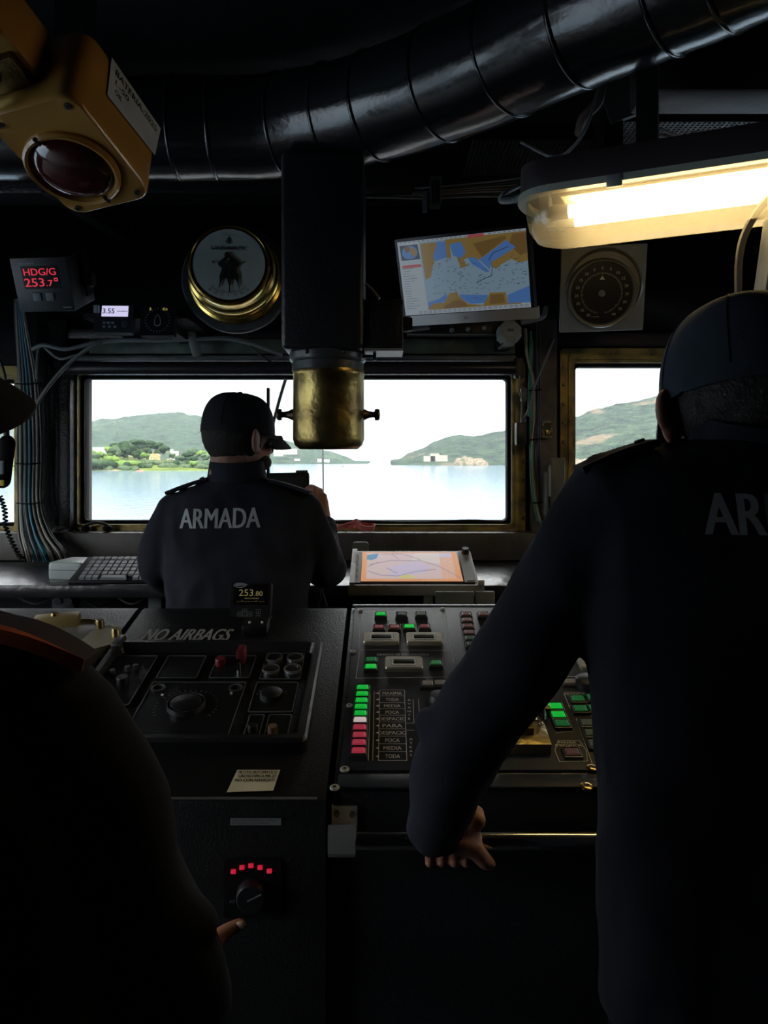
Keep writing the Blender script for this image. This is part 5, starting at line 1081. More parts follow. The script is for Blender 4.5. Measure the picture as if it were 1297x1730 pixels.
bm = B(); box(bm, fk @ V((-.013, .004, .006)), (.075, .07, .012), RS, bev=.002); o = obj('lever_base', bm, mat('lever_base_bronze', (.20, .15, .09), .35, metal=.8), U2)
bm = B(); cyl(bm, fk @ V((.02, .0, .01)), fk @ V((.018, .02, .075)), .012, .009, n=18); obj('lever', bm, CHROME, o)
bm = B(); cyl(bm, fk @ V((-.045, .01, .035)), fk @ V((.022, .01, .035)), .014, n=18); obj('lever_shaft', bm, CHROME, o)
for u in (-.035, .018): bm = B(); ball(bm, fk @ V((u, -.022, .012)), .0045, sub=2); obj('lever_screw', bm, CHROME, o)
for u in (-.01,): bm = B(); box(bm, fk @ V((.034, .012, .018)), (.012, .018, .020), RS, bev=.003); obj('side_block', bm, BRASSD, o)
k0 = loc(992, 1160); fk = M.Translation(k0) @ RS.to_4x4(); bm = B(); lathe(bm, [(.024, 0), (.0235, .016), (.020, .019), (.001, .0195)], fk, 28); obj('selector_knob', bm, BLKM, U2)
k0 = loc(741, 1192); fk = M.Translation(k0) @ RS.to_4x4(); bm = B(); lathe(bm, [(.020, 0), (.019, .02), (.016, .024), (.001, .025)], fk, 24); obj('selector_knob', bm, BLKM, U2)
bm = B(); box(bm, M.Translation(loc(732, 1199)) @ RS.to_4x4() @ V((0, 0, .006)), (.012, .022, .012), RS); obj('brass_tab', bm, BRASSD, U2)
# ---- centre unit: raised instrument bay
xa, xb = con(204, 1075).x, con(550, 1075).x; ya, yb = con(400, 1272).y, con(400, 1098).y
xa = max(xa, xl+.015)
bm = B(); T_ = M.Translation(V(((xa+xb)/2, (ya+yb)/2, pz((ya+yb)/2)))) @ RS.to_4x4(); LW_, LD_ = xb-xa, (yb-ya)/math.cos(SL)
ins = .040
def rct(w_, d_, z, r): return [T_ @ V((x, y, z)) for x, y in rrect(w_, d_, r, 3)]
loft(bm, [rct(LW_, LD_, -.004, .012), rct(LW_, LD_, .020, .012), rct(LW_-.008, LD_-.008, .026, .012), rct(LW_-.030, LD_-.030, .026, .012), rct(LW_-.046, LD_-.046, .004, .008)], cap=False); obj('bay_frame', bm, mat('bay_black', (.013, .013, .014), .30, bump=.15, bs=200), U1, ang=30)
bm = B(); loft(bm, [rct(LW_-.044, LD_-.044, .001, .008), rct(LW_-.044, LD_-.044, .005, .008)]); obj('bay_floor', bm, BLK, U1)
IO = .0052
MODM = mat('module_black', (.010, .010, .011), .25, bump=.1, bs=200); EDG = mat('module_edge', (.22, .22, .22), .3, metal=.5)
def cpt(px, py): return con(px, py, IO)
def module(name, px0, px1, py0, py1, ref):
    """rectangular module whose pixel corners are read on the bay floor"""
    p, q = cpt(px0, py1), cpt(px1, py0); y0, y1 = p.y, q.y; x0 = cpt(px0, py0 if ref else py1).x; x1 = cpt(px1, py0 if ref else py1).x
    fm = M.Translation(V(((x0+x1)/2, (y0+y1)/2, pz((y0+y1)/2)))+NRM*IO) @ RS.to_4x4(); w_, d_ = x1-x0, (y1-y0)/math.cos(SL)
    bm = B(); prism(bm, rrect(w_, d_, .004, 2), 0, .006, fm); o = obj(name, bm, MODM, U1)
    bm = B(); ring_plate(bm, rrect(w_, d_, .004, 2), rrect(w_-.003, d_-.003, .003, 2), .006, .0076, fm); obj('edge', bm, EDG, o)
    return o, fm, w_, d_
mA, fA, wA, dA = module('instrument_module', 188, 268, 1112, 1196, 1)
mB, fB, wB, dB = module('instrument_module', 285, 350, 1112, 1150, 1)
mC, fC, wC, dC = module('instrument_module', 369, 434, 1112, 1150, 1)
mD, fD, wD, dD = module('instrument_module', 451, 516, 1108, 1152, 1)
mE, fE, wE, dE = module('compass_module', 259, 417, 1157, 1256, 1)
mF, fF, wF, dF = module('instrument_module', 434, 505, 1157, 1208, 1)
mG, fG, wG, dG = module('instrument_module', 422, 448, 1212, 1256, 1)
mH, fH, wH, dH = module('instrument_module', 455, 494, 1212, 1256, 1)
RINGM = mat('ring_grey', (.36, .36, .36), .3, metal=.6)
def knob(parent, fm, u, v, r, h, m, name='knob', z=.006): bm = B(); lathe(bm, [(r, z), (r*.95, z+h*.85), (r*.85, z+h), (.001, z+h)], fm @ M.Translation((u, v, 0)), 24); return obj(name, bm, m, parent)
def rng(parent, fm, u, v, r0, r1, z=.006, h=.006, m=None):
    bm = B(); lathe(bm, [(r1, z), (r1, z+h), (r0, z+h), (r0, z)], fm @ M.Translation((u, v, 0)), 32); return obj('ring', bm, m or RINGM, parent)
for u, v in ((-.022, .030), (.022, .030), (-.022, -.018), (.022, -.018)): rng(mD, fD, u, v, .0155, .0175); knob(mD, fD, u, v, .013, .006, BLKM)
RP = mat('red_plastic', (.16, .018, .02), .35)
knob(mC, fC, -.028, .010, .011, .014, RP, 'red_button')
bm = B(); box(bm, fC @ V((.014, .020, .022)), (.016, .034, .032), RS, bev=.003); obj('red_guard', bm, RP, mC)
bm = B(); cyl(bm, fC @ V((.014, -.012, .006)), fC @ V((.014, -.016, .028)), .004, .005, n=10); obj('toggle_switch', bm, CHROME, mC)
rng(mE, fE, -.005, .010, .033, .035, .006, .010, mat('ring_dark', (.10, .10, .10), .35, metal=.6)); knob(mE, fE, -.005, .010, .030, .012, BLKM, 'selector_knob')
bm = B()
for i in range(24):
    a = R(-30+i*240/23); prism(bm, [(.055, -.0008), (.060, -.0008), (.060, .0008), (.055, .0008)], .0061, .0065, fE @ M.Translation((-.005, .01, 0)) @ M.Rotation(a, 4, 'Z'))
obj('scale', bm, mat('faint_ink', (.10, .10, .10), .6), mE, smooth=False)
for u, v in ((-.075, .075), (.075, .075)): rng(mE, fE, u, v, .010, .014, .006, .003, mat('faint_ring', (.06, .06, .06), .4))
for u, v in ((-.06, .05), (.07, .055)): bm = B(); ball(bm, fE @ V((u, v, .007)), .003, sub=1); obj('lamp_stud', bm, STEEL, mE)
knob(mF, fF, -.005, 0, .022, .012, BLKM, 'selector_knob'); bm = B()
for i in range(9): a = R(20+i*17.5); prism(bm, [(.026, -.0012), (.033, -.0012), (.033, .0012), (.026, .0012)], .0061, .0065, fF @ M.Translation((-.005, 0, 0)) @ M.Rotation(a, 4, 'Z'))
obj('scale', bm, mat('faint_ink', (.10, .10, .10), .6), mF, smooth=False)
knob(mG, fG, 0, -.01, .009, .012, BLKM); knob(mH, fH, -.006, -.02, .009, .016, mat('brown_knob', (.16, .09, .05), .4))
for u, v in ((.006, .035), (.020, .04), (-.02, .02)): knob(mA, fA, u, v, .006, .01, GREYD)
knob(mA, fA, .012, -.015, .012, .014, BLKM)
# sticker lettering, notes, label plates, LED arc below
bm = B(); c = con(317, 1072.5, .0005); hN = (con(317, 1063)-con(317, 1082)).length; fm = M.Translation(c) @ RS.to_4x4(); wt = con(393, 1074).x-con(243, 1074).x
text(bm, 'NO AIRBAGS', 0, .0, wt, hN, fm, z=.0004, bold=.03, shear=.25); text(bm, 'WE DIE LIKE REAL MEN', wt*.35, -hN*.5-.004, wt*.28, .006, fm, z=.0004, bold=.02)
obj('lettering', bm, mat('sticker_grey', (.62, .62, .60), .5), U1, smooth=False)
yfr = YN-.015
def frontquad(px0, px1, py0, py1, name, m, texts=(), sk=0.0):
    """sheet stuck on the near edge of the console"""
    p, q = con(px0, py1, .001), con(px1, py0, .001)
    fm = M.Translation(con((px0+px1)/2, (py0+py1)/2, .001)) @ RS.to_4x4(); w_ = con(px1, (py0+py1)/2).x-con(px0, (py0+py1)/2).x; d_ = (con(400, py0)-con(400, py1)).length
    bm = B(); flat(bm, [(-w_/2-sk, -d_/2), (w_/2-sk, -d_/2+.004), (w_/2+sk*.4, d_/2), (-w_/2+sk, d_/2)], .0005, fm)
    for s, u, v, tw, th in texts: text(bm, s, u*w_, v*d_, tw*w_, th*d_, fm, z=.001, mi=1, bold=.035)
    return obj(name, bm, [m, INK], None, smooth=False, org=fm.translation)
o = frontquad(392, 468, 1301, 1338, 'paper_note', PAPER, (('PILOTO AUTOMATICO', .03, .38, .88, .13), ('GIROSCOPICA MK-27', .03, .20, .86, .13), ('NO CON NAVIGAT!', .0, .02, .88, .13)), .003)
tag(o, 'yellowish handwritten note stuck below the instrument bay', 'note')
fy = yfr-.0005
def fpt(px, py): return P(px, py, fy)
FFm = lambda px, py: frame3(fpt(px, py), (1, 0, 0), (0, 0, 1))
bm = B(); fm = FFm(432, 1388); kk = fy/F; flat(bm, [(-43*kk, -6*kk), (43*kk, -6*kk), (43*kk, 6*kk), (-43*kk, 6*kk)], .0005, fm)
text(bm, 'SELECTOR DE GOBIERNO Y TIMON', -3*kk, 2.4*kk, 72*kk, 3*kk, fm, z=.001, mi=1); text(bm, 'EN CUARTO DE DERROTA', -8*kk, -2.6*kk, 62*kk, 3*kk, fm, z=.001, mi=1)
tag(obj('label_plate', bm, [mat('plate_grey', (.24, .245, .24), .5), INK], org=fm.translation, smooth=False), 'narrow printed label strip on the front of the centre console', 'label')
LED = glow('red_indicator', (1.0, .02, .07), .42)
bm = B(); fm = FFm(427, 1500); prism(bm, rrect(96*kk, 100*kk, .004, 2), .0, .003, fm); o_s = obj('steering_panel', bm, MODM, U1)
for px, py in ((395, 1470), (409.5, 1463), (424.5, 1460), (440, 1463), (455.5, 1469)):
    bm = B(); fm = FFm(px, py); prism(bm, rrect(8.5*kk, 6.5*kk, .001, 2), .003, .006, fm); ball(bm, fm @ V((0, 0, .005)), (3.4*kk, .003, 2.6*kk), sub=2); obj('red_lamp', bm, LED, o_s)
fm = FFm(427, 1508); knob(o_s, fm, 0, 0, .024, .018, BLKM, 'steering_knob', z=.003)
bm = B(); box(bm, fm @ V((.006, .004, .022)), (.024, .002, .0016), M.Rotation(R(-25), 3, 'Y')); obj('pointer_line', bm, mat('faint_ink2', (.16, .16, .16), .5), o_s)
bm = B(); text(bm, 'AR', -34*kk, -21*kk, None, 6*kk, FFm(427, 1500), z=.0034); obj('mark', bm, mat('faint_ink', (.10, .10, .10), .6), o_s, smooth=False)
bm = B(); slab(bm, xl+.02, xL-.02, con(0, 1351).y, con(0, 1348).y, .002); obj('edge_strip', bm, EDG, U1)
# small heading repeater on its stand
c = con(423, 1063, 0); t = thing('heading_repeater', 'small black repeater reading 253.80 on the rear edge of the centre console', 'display', c)
Yh = YF-.055; hf = frame3(P(423, 1017, Yh), (1, 0, 0), (0, .28, 1)); kk = Yh/F
bm = B(); prism(bm, rrect(68*kk, 66*kk, .003), -.03, 0, hf); obj('case', bm, mat('repeater_case', (.012, .012, .014), .35), t)
bm = B(); prism(bm, rrect(58*kk, 34*kk, .002), 0, .0008, hf @ M.Translation((0, 12*kk, 0))); obj('screen', bm, mat('dark_screen2', (.006, .006, .008), .2), t)
bm = B(); text(bm, '253', -8*kk, 15.5*kk, 24*kk, 11*kk, hf, z=.0014, bold=.0); text(bm, '.80', 13*kk, 14*kk, 14*kk, 8*kk, hf, z=.0014)
text(bm, 'HDG G MAGN', 2*kk, 6*kk, 24*kk, 2*kk, hf, z=.0014)
for i in range(18): u = (-22+i*2.6)*kk; flat(bm, [(u, 0), (u+.0006, 0), (u+.0006, (.0022 if i not in (3, 12) else .005)), (u, (.0022 if i not in (3, 12) else .005))], .0014, hf)
obj('reading', bm, glow('amber_digits', (.80, .66, .22), .15), t, smooth=False)
bm = B(); ring_plate(bm, [(11*kk*math.cos(R(a)), 4.2*kk*math.sin(R(a))) for a in range(0, 360, 15)], [(8*kk*math.cos(R(a)), 3*kk*math.sin(R(a))) for a in range(0, 360, 15)], 0, .0012, hf @ M.Translation((-19*kk, 28*kk, 0)))
flat(bm, [(-28*kk, 26.5*kk), (-4*kk, 28*kk), (-12*kk, 31.5*kk), (-24*kk, 30.5*kk)], .0013, hf); obj('emblem', bm, mat('emblem_grey', (.30, .30, .30), .4), t, smooth=False)
for u, v in ((-17, -20), (-9, -15), (0, -20), (-9, -25), (14, -16), (14, -26)):
    bm = B(); ring_plate(bm, rrect(8*kk, 7.5*kk, .001, 2), rrect(6.8*kk, 6.3*kk, .001, 2), 0, .0012, hf @ M.Translation((u*kk, v*kk, 0)))
    s = 2.2*kk; a = {(-17, -20): 180, (0, -20): 0, (-9, -15): 90, (-9, -25): 270, (14, -16): 90, (14, -26): 270}[(u, v)]
    flat(bm, [(s*math.cos(R(a+k)), s*math.sin(R(a+k))) for k in (0, 130, 230)], .0008, hf @ M.Translation((u*kk, v*kk, 0))); obj('key', bm, mat('key_outline', (.30, .30, .30), .5), t, smooth=False)
bm = B(); q = con(430, 1066); box(bm, q+NRM*.012+V((.004, 0, 0)), (40*kk, .05, .022), RS, bev=.003); obj('foot', bm, BLKM, t)
bm = B(); a = hf @ V((20*kk, -28*kk, -.028)); cyl(bm, a, q+V((.02, 0, .012)), .007, n=10); obj('post', bm, BLKM, t)
for u in (-6, 14): bm = B(); ball(bm, q+NRM*.024+V((u*kk, -.012, 0)), .0035, sub=1); obj('stand_screw', bm, STEEL, t)
# beige instrument on the far left unit
c = con(116, 1094); t = thing('azimuth_instrument', 'beige brass-knobbed sighting instrument on the far left console unit', 'instrument', c, RS)
BG = mat('instrument_beige', (.30, .27, .18), .45, var=.15, vs=20)
bm = B(); lathe(bm, [(.075, 0), (.075, .014), (.066, .020), (.001, .021)], M.Translation((.0, .03, 0)), 40); obj('round_base', bm, mat('instrument_grey', (.19, .19, .17), .45), t, world=False)
bm = B(); lathe(bm, [(.068, .019), (.068, .024), (.064, .024), (.064, .019)], M.Translation((.0, .03, 0)), 40); obj('ring', bm, STEEL, t, world=False)
bm = B(); box(bm, (-.055, .075, .022), (.10, .05, .036), M.Rotation(R(12), 3, 'Z'), bev=.008); obj('block', bm, mat('instrument_ochre', (.32, .24, .09), .45), t, world=False)
bm = B(); prism(bm, [(.045, .06), (.10, .05), (.115, -.03), (.06, -.07), (.035, -.03)], .0, .026, M.Identity(4)); obj('wing', bm, BG, t, world=False)
for u, v in ((-.06, .08), (.055, .045), (.105, .0)): bm = B(); lathe(bm, [(.009, .02), (.009, .042), (.006, .046), (.001, .046)], M.Translation((u, v, 0)), 14); obj('knob', bm, BRASSD, t, world=False)
bm = B(); box(bm, (.118, -.02, .02), (.02, .05, .02), bev=.004); obj('clamp', bm, GREYD, t, world=False)
# ---- handrail
ZR = CZ-(1421-HY)/F*1.14; YR = 1.14
t = thing('handrail', 'polished steel handrail along the front of the right console', 'handrail', (.5, YR, ZR))
bm = B(); cyl(bm, (con(560, 1350).x-.0, YR, ZR), (1.22, YR, ZR), .0135, n=24); obj('bar', bm, mat('rail_chrome', (.55, .54, .50), .16, metal=1.0), t)
xb0 = (579-CX)/F*1.16
for xx in (xb0, 1.1):
    bm = B(); yw = YN+.0035; zt = CZ-(1360-HY)/F*yw; prof = [(yw, zt), (yw-.004, zt), (yw-.004, zt-.040), (YR-.012, ZR+.030), (YR-.018, ZR+.012), (YR-.018, ZR-.010), (YR-.010, ZR-.019), (YR+.004, ZR-.019), (yw, ZR-.019), (yw, ZR-.0165), (YR+.012, ZR-.0165), (YR+.016, ZR), (YR+.014, ZR+.012), (yw, zt-.045)]
    loft(bm, [[V((x, y, z)) for y, z in prof] for x in (xx-.020, xx+.020)]); o = obj('bracket', bm, STEEL, t, ang=25)
    for s in (-1, 1): bm = B(); q = V((xx+s*.012, yw-.004, zt-.012)); cyl(bm, q, q+V((0, -.004, 0)), .0045, n=6); obj('bracket_bolt', bm, BOLT, o)
# ---------------------------------------------------------------- the three men
def pw(p): return P(*p[:3])
def headm(px, py, Y, yaw, pitch, roll=0, s=1.0):
    """head frame: x right, y the way the face looks, z up; yaw > 0 turns to the right"""
    return M.Translation(P(px, py, Y)) @ (M.Rotation(R(-yaw), 4, 'Z') @ M.Rotation(R(-pitch), 4, 'X') @ M.Rotation(R(roll), 4, 'Y')) @ M.Scale(s, 4)
def sph(bm, H, c, r, rot=None, sub=3):
    t = bmesh.new(); bmesh.ops.create_icosphere(t, subdivisions=sub, radius=1.0); bmesh.ops.scale(t, vec=V(r), verts=t.verts)
    t.transform(H @ M.Translation(V(c)) @ (rot.to_4x4() if rot is not None else M.Identity(4))); add(bm, t)
def head(bm, H):
    sph(bm, H, (0, -.008, .032), (.0745, .094, .096)); sph(bm, H, (0, .028, -.045), (.058, .066, .066)); sph(bm, H, (0, .068, -.088), (.026, .022, .020))
    sph(bm, H, (0, .078, .02), (.05, .018, .03)); sph(bm, H, (.036, .060, -.02), (.022, .024, .02)); sph(bm, H, (-.036, .060, -.02), (.022, .024, .02))
    for a, b, r, q in (((0, .090, .018), (0, .112, -.018), .008, .012), ((-.012, .098, -.022), (.012, .098, -.022), .009, .009), ((-.020, .088, -.053), (.020, .088, -.053), .006, .006), ((-.018, .087, -.063), (.018, .087, -.063), .006, .006)):
        capsule(bm, [H @ V(a), H @ V(b)], [r, q], 10)
    for s in (-1, 1):
        e = M.Rotation(R(40*s), 3, 'Z') @ M.Rotation(R(-10), 3, 'X')
        sph(bm, H, (.081*s, -.006, .0), (.011, .022, .033), e); sph(bm, H, (.091*s, -.016, .008), (.0085, .019, .026), e); sph(bm, H, (.078*s, .004, -.026), (.007, .010, .010))
def eyes(H, t):
    for s in (-1, 1):
        bm = B(); sph(bm, H, (.031*s, .080, .006), (.0115, .0115, .0115)); obj('eye', bm, mat('eye_white', (.55, .53, .5), .3), t)
def hair(H, m, t, low=-.055, grow=1.0):
    bm = B(); sph(bm, H, (0, -.022, .022), (.0795*grow, .0885*grow, .092), sub=4)
    for v in bm.verts:
        q = H.inverted() @ v.co
        if q.z < low: q.z = low + (q.z-low)*.25; q.x *= .93; q.y = q.y*.95
        v.co = H @ (q + noise.noise_vector(q*70)*.0016)
    return obj('hair', bm, m, t)
def cap(H, m, t, strap=True, brim=True, droop=.02):
    n, k = 48, 14; bm = B(); ringv = []
    for j in range(k+1):
        f = j/k; z = .022+.112*math.sin(f*math.pi/2)**.95; s = max(math.cos(f*math.pi/2), 0)**.62
        rr = []
        for i in range(n):
            a = 2*math.pi*i/n; x, y = math.sin(a), math.cos(a)
            zz = z
            if y < 0: zz = z + (1-f)*(.020*(-y)**2) - (1-f)*.004
            seam = 1-.012*(max(0, 1-abs(((a/(math.pi/3)) % 1)-.5)*-1 - 1.46) if False else 0)
            rr.append(H @ V((x*.0895*s, -.004+y*.1075*s, zz)))
        ringv.append(rr)
    inner = [[H @ ((H.inverted() @ p-V((0, -.004, .02)))*.965+V((0, -.004, .02))) for p in r] for r in ringv[:3]]
    loft(bm, inner[::-1]+ringv[:-1]+[[H @ V((math.sin(2*math.pi*i/n)*.004, -.004+math.cos(2*math.pi*i/n)*.004, .1345)) for i in range(n)]]); c = obj('cap', bm, m, t, ang=60)
    bm = B(); sph(bm, H, (0, -.004, .135), (.0075, .0075, .005)); obj('cap_button', bm, m, c)
    bm = B()
    for a in range(6):
        aa = R(30+a*60); pts = []
        for j in range(0, 11):
            f = j/10*.98; z = .022+.112*math.sin(f*math.pi/2)**.95; s = math.cos(f*math.pi/2)**.62
            y = math.cos(aa); zz = z+((1-f)*(.020*y*y)-(1-f)*.004 if y < 0 else 0)
            pts.append(H @ V((math.sin(aa)*.0900*s, -.004+y*.1080*s, zz)))
        tube(bm, pts, .0012, 5, 2)
    obj('seams', bm, m, c)
    if brim:
        bm = B(); top = []; bot = []
        for i in range(25):
            th = R(-74+148*i/24); row = []; rb = []
            for j in range(7):
                f = j/6; x = math.sin(th)*(.0885-.002*f); y = -.004+math.cos(th)*.1065+f*.072*max(0, math.cos(th))**.55
                z = .024-.006*f-droop*f*f-1.6*x*x*(.35+.65*f)
                row.append(H @ V((x, y, z+.0018))); rb.append(H @ V((x, y, z-.0018)))
            top.append(row); bot.append(rb)
        loft(bm, [a+b[::-1] for a, b in zip(top, bot)]); obj('brim', bm, m, c)
    if strap:
        bm = B(); pts = [H @ V((math.sin(a)*.0905, -.004-math.cos(a)*.1085, .026+.006*math.cos(a))) for a in [R(x) for x in range(-62, 63, 8)]]
        rr_ = [[p+(H.to_3x3() @ V((0, 0, .009*s1)))+((p-(H @ V((0, -.004, p.z*0+.02))))*.012*s2) for s1, s2 in ((1, 0), (1, 1), (-1, 1), (-1, 0))] for p in pts]
        loft(bm, rr_); obj('strap', bm, m, c)
    return c
def torso(bm, secs, n=40, ex=2.4):
    rings = []
    for py, x0, x1, Y, d in secs:
        a, b = P(x0, py, Y), P(x1, py, Y); c = (a+b)/2; w_ = (b.x-a.x)/2; rr = []
        for i in range(n):
            t = 2*math.pi*i/n; ct, st = math.cos(t), math.sin(t)
            rr.append(c+V((w_*math.copysign(abs(ct)**(2/ex), ct), d*math.copysign(abs(st)**(2/ex), st), 0)))
        rings.append(rr)
    loft(bm, rings)
def limb(bm, pts, grow=0.0, n=18, k=4):
    """pts: (px, py, Y, radius) -> smooth tapered limb"""
    c = spline([pw(p) for p in pts], k); r = [p[3] for p in pts]; m_ = len(c)-1; rad = []
    for i in range(len(c)):
        f = i/m_*(len(r)-1); a = min(int(f), len(r)-2); rad.append(r[a]+(r[a+1]-r[a])*(f-a)+grow)
    tube(bm, c, lambda t: rad[min(m_, int(round(t*m_)))], n=n, k=1)
    ball(bm, c[0], rad[0], sub=3); ball(bm, c[-1], rad[-1]*.98, sub=3)
def wrinkle(bm, amp, sc_=(9, 9, 14), seed=0, folds=()):
    bm.normal_update(); s = V((seed*3.1, seed*1.7, seed))
    for v in bm.verts:
        q = V((v.co.x*sc_[0], v.co.y*sc_[1], v.co.z*sc_[2]))+s
        q += noise.noise_vector(q*.5)*.7
        d = amp*((1-abs(noise.noise(q))*2.2)*.55+noise.noise(q*2.3)*.35)
        for c, r, a in folds:
            l = (v.co-c).length
            if l < r: d += a*math.cos(l/r*math.pi/2)**2
        v.co += v.normal*d
def epaulette(t, p, q, w_, m, sag=.002, name='epaulette', stripe=None):
    """shoulder strap from neck point p to shoulder point q (world)"""
    d = (q-p); u = d.normalized(); s = V((0, 1, 0)); s = (s-u*s.dot(u)).normalized(); nn = s.cross(u); nn = nn if nn.z > 0 else -nn
    rings = []
    for i in range(9):
        f = i/8; c = p+d*f+nn*(math.sin(f*math.pi)*sag+.006); ww = w_*(.85+.15*f)*(1-.5*f*f if stripe else 1)
        rings.append([c+s*ww+nn*-.001, c+s*ww*.96+nn*.004, c-s*ww*.96+nn*.004, c-s*ww+nn*-.001, c-s*ww-nn*.005, c+s*ww-nn*.005])
    bm = B(); loft(bm, rings); o = obj(name, bm, m, t, ang=30)
    if stripe:
        bm = B(); rr_ = []
        for i in range(9):
            f = i/8; c = p+d*f+nn*(math.sin(f*math.pi)*sag+.006); ww = w_*(.85+.15*f)*(1-.5*f*f); iw = .22+.74*f; rr_.append([c-s*ww*1.03+nn*.0050, c-s*ww*iw+nn*.0052, c-s*ww*iw+nn*.004, c-s*ww*1.03-nn*.006, c-s*ww*1.06-nn*.006, c-s*ww*1.06+nn*.006])
        loft(bm, rr_); obj('shoulder_stripe', bm, stripe, o, ang=30)
    else:
        bm = B(); c = p+u*.015+nn*.012; cyl(bm, c, c+nn*.003, .0065, n=14); obj('epaulette_button', bm, m, o)
    return o
def chest_text(t, shirt, s, px, py, wpx, hpx, Y, bold=.03, slope=0.0):
    """letters laid on the back of a shirt"""
    b0 = bmesh.new(); b0.from_mesh(shirt.data); b0.transform(FR.get(shirt, M.Identity(4))); tree_ = BVHTree.FromBMesh(b0); b0.free()
    bm = text_verts(s, 0)
    for dx in (-bold, bold): t2 = text_verts(s, 0); t2.transform(M.Translation((dx, 0, 0))); add(bm, t2)
    xs = [v.co.x for v in bm.verts]; ys = [v.co.y for v in bm.verts]; x0, x1, y0, y1 = min(xs), max(xs), min(ys), max(ys)
    for ax, lo, hi, n_ in ((0, x0, x1, 48), (1, y0, y1, 10)):
        for i in range(1, n_):
            c = [0, 0, 0]; c[ax] = lo+(hi-lo)*i/n_; no = [0, 0, 0]; no[ax] = 1
            bmesh.ops.bisect_plane(bm, geom=bm.verts[:]+bm.edges[:]+bm.faces[:], plane_co=c, plane_no=no, dist=1e-5)
    for v in bm.verts:
        u = (v.co.x-x0)/(x1-x0)-.5; w_ = (v.co.y-y0)/(y1-y0)-.5
        q = P(px+u*wpx, py-w_*hpx-slope*u*wpx, Y)
        hit = tree_.ray_cast(V((q.x, -1.5, q.z)), V((0, 1, 0)))
        v.co = (hit[0] if hit[0] else q)+V((0, -.0016, 0))
    me = None; return obj('back_lettering', bm, LETT, shirt, smooth=False)
def boots(t, ankles):
    for a in ankles:
        bm = B(); ball(bm, a+V((0, .06, -.045)), (.048, .125, .042), sub=3); ball(bm, a+V((0, -.01, .0)), (.05, .06, .085), sub=3)
        bm = remesh(bm, .008, 2)
        for v in bm.verts: v.co.z = max(v.co.z, .0)
        obj('boot', bm, RUB, t)

# ================= man at the window: dark cap, ARMADA on his back
t = thing('person', 'man in a dark navy cap and navy ARMADA shirt standing at the centre window', 'person', (P(405, 0, 2.2).x, 2.2, 0))
H1 = headm(404, 746, 2.2, 42, 3, 0, 1.02)
R_arm = [(508, 862, 2.20, .056), (536, 915, 2.23, .055), (550, 962, 2.28, .058), (549, 925, 2.38, .046), (546, 893, 2.45, .038)]
L_arm = [(300, 866, 2.20, .058), (276, 910, 2.20, .056), (265, 952, 2.22, .054), (285, 978, 2.34, .046), (308, 985, 2.42, .038)]
hipz = 2.2
def leg_pts(x, Y, z0=.93, yk=.03): return [V((x, Y, z0)), V((x*1.0, Y+yk, .50)), V((x, Y, .09))]
bx = P(403, 0, 2.2).x
bm = B(); head(bm, H1); capsule(bm, [H1 @ V((0, -.02, -.03)), H1 @ V((0, -.025, -.10)), P(402, 815, 2.19)], [.060, .064, .070])
torso(bm, [(812, 350, 455, 2.2, .06), (850, 305, 500, 2.2, .09), (920, 300, 500, 2.2, .105), (1030, 315, 490, 2.2, .10), (1180, 305, 500, 2.2, .10)])
limb(bm, [(p[0], p[1], p[2], p[3]*.72) for p in R_arm]); limb(bm, [(p[0], p[1], p[2], p[3]*.72) for p in L_arm])
for s in (-1, 1): capsule(bm, leg_pts(bx+.095*s, 2.2), [.075, .058, .045])
# right hand holding the edge of the black box: palm, fingers, thumb
capsule(bm, [P(545, 892, 2.45), P(541, 868, 2.47), P(536, 852, 2.49)], [.026, .030, .027]); capsule(bm, [P(548, 880, 2.46), P(544, 846, 2.49)], [.022, .020]); 
for pts, r in (([P(545, 852, 2.49), P(548, 838, 2.49), P(541, 834, 2.50), P(530, 838, 2.52)], .0092), ([P(540, 846, 2.49), P(541, 829, 2.49), P(533, 825, 2.50), P(524, 829, 2.52)], .0095), ([P(534, 846, 2.49), P(533, 825, 2.48), P(526, 822, 2.50), P(518, 826, 2.52)], .0092), ([P(529, 852, 2.48), P(527, 832, 2.48), P(521, 829, 2.50), P(515, 832, 2.52)], .0085), ([P(534, 870, 2.46), P(525, 858, 2.45), P(517, 850, 2.46), P(509, 845, 2.47)], .0105)): capsule(bm, pts, [r*1.1, r, r*.95, r*.85], 10)
# left hand resting on the desk
w_ = P(308, 985, 2.42); capsule(bm, [w_, w_+V((.01, .05, .0))], [.026, .030])
for k in range(4): a = w_+V((-.022+.016*k, .075, .0)); capsule(bm, [a, a+V((.002, .035, .008)), a+V((.004, .058, -.004)), a+V((.005, .068, -.018))], [.0095, .009, .0085, .0075], 10)
capsule(bm, [w_+V((.035, .03, 0)), w_+V((.05, .06, -.004)), w_+V((.05, .085, -.012))], [.012, .0105, .009], 10)
body = obj('body', remesh(bm, .0042, 2), SKIN, t, raw=False, ang=180)
eyes(H1, t); hair(H1, HAIRD, t, -.088, 1.01)
bm = B()
for s in (-1, 1): sph(bm, H1, (.043*s, .046, -.056), (.0175, .036, .024))
sph(bm, H1, (0, .070, -.088), (.030, .021, .022)); obj('beard', bm, HAIRD, t)
cap(H1, CAPM, t, droop=.025)
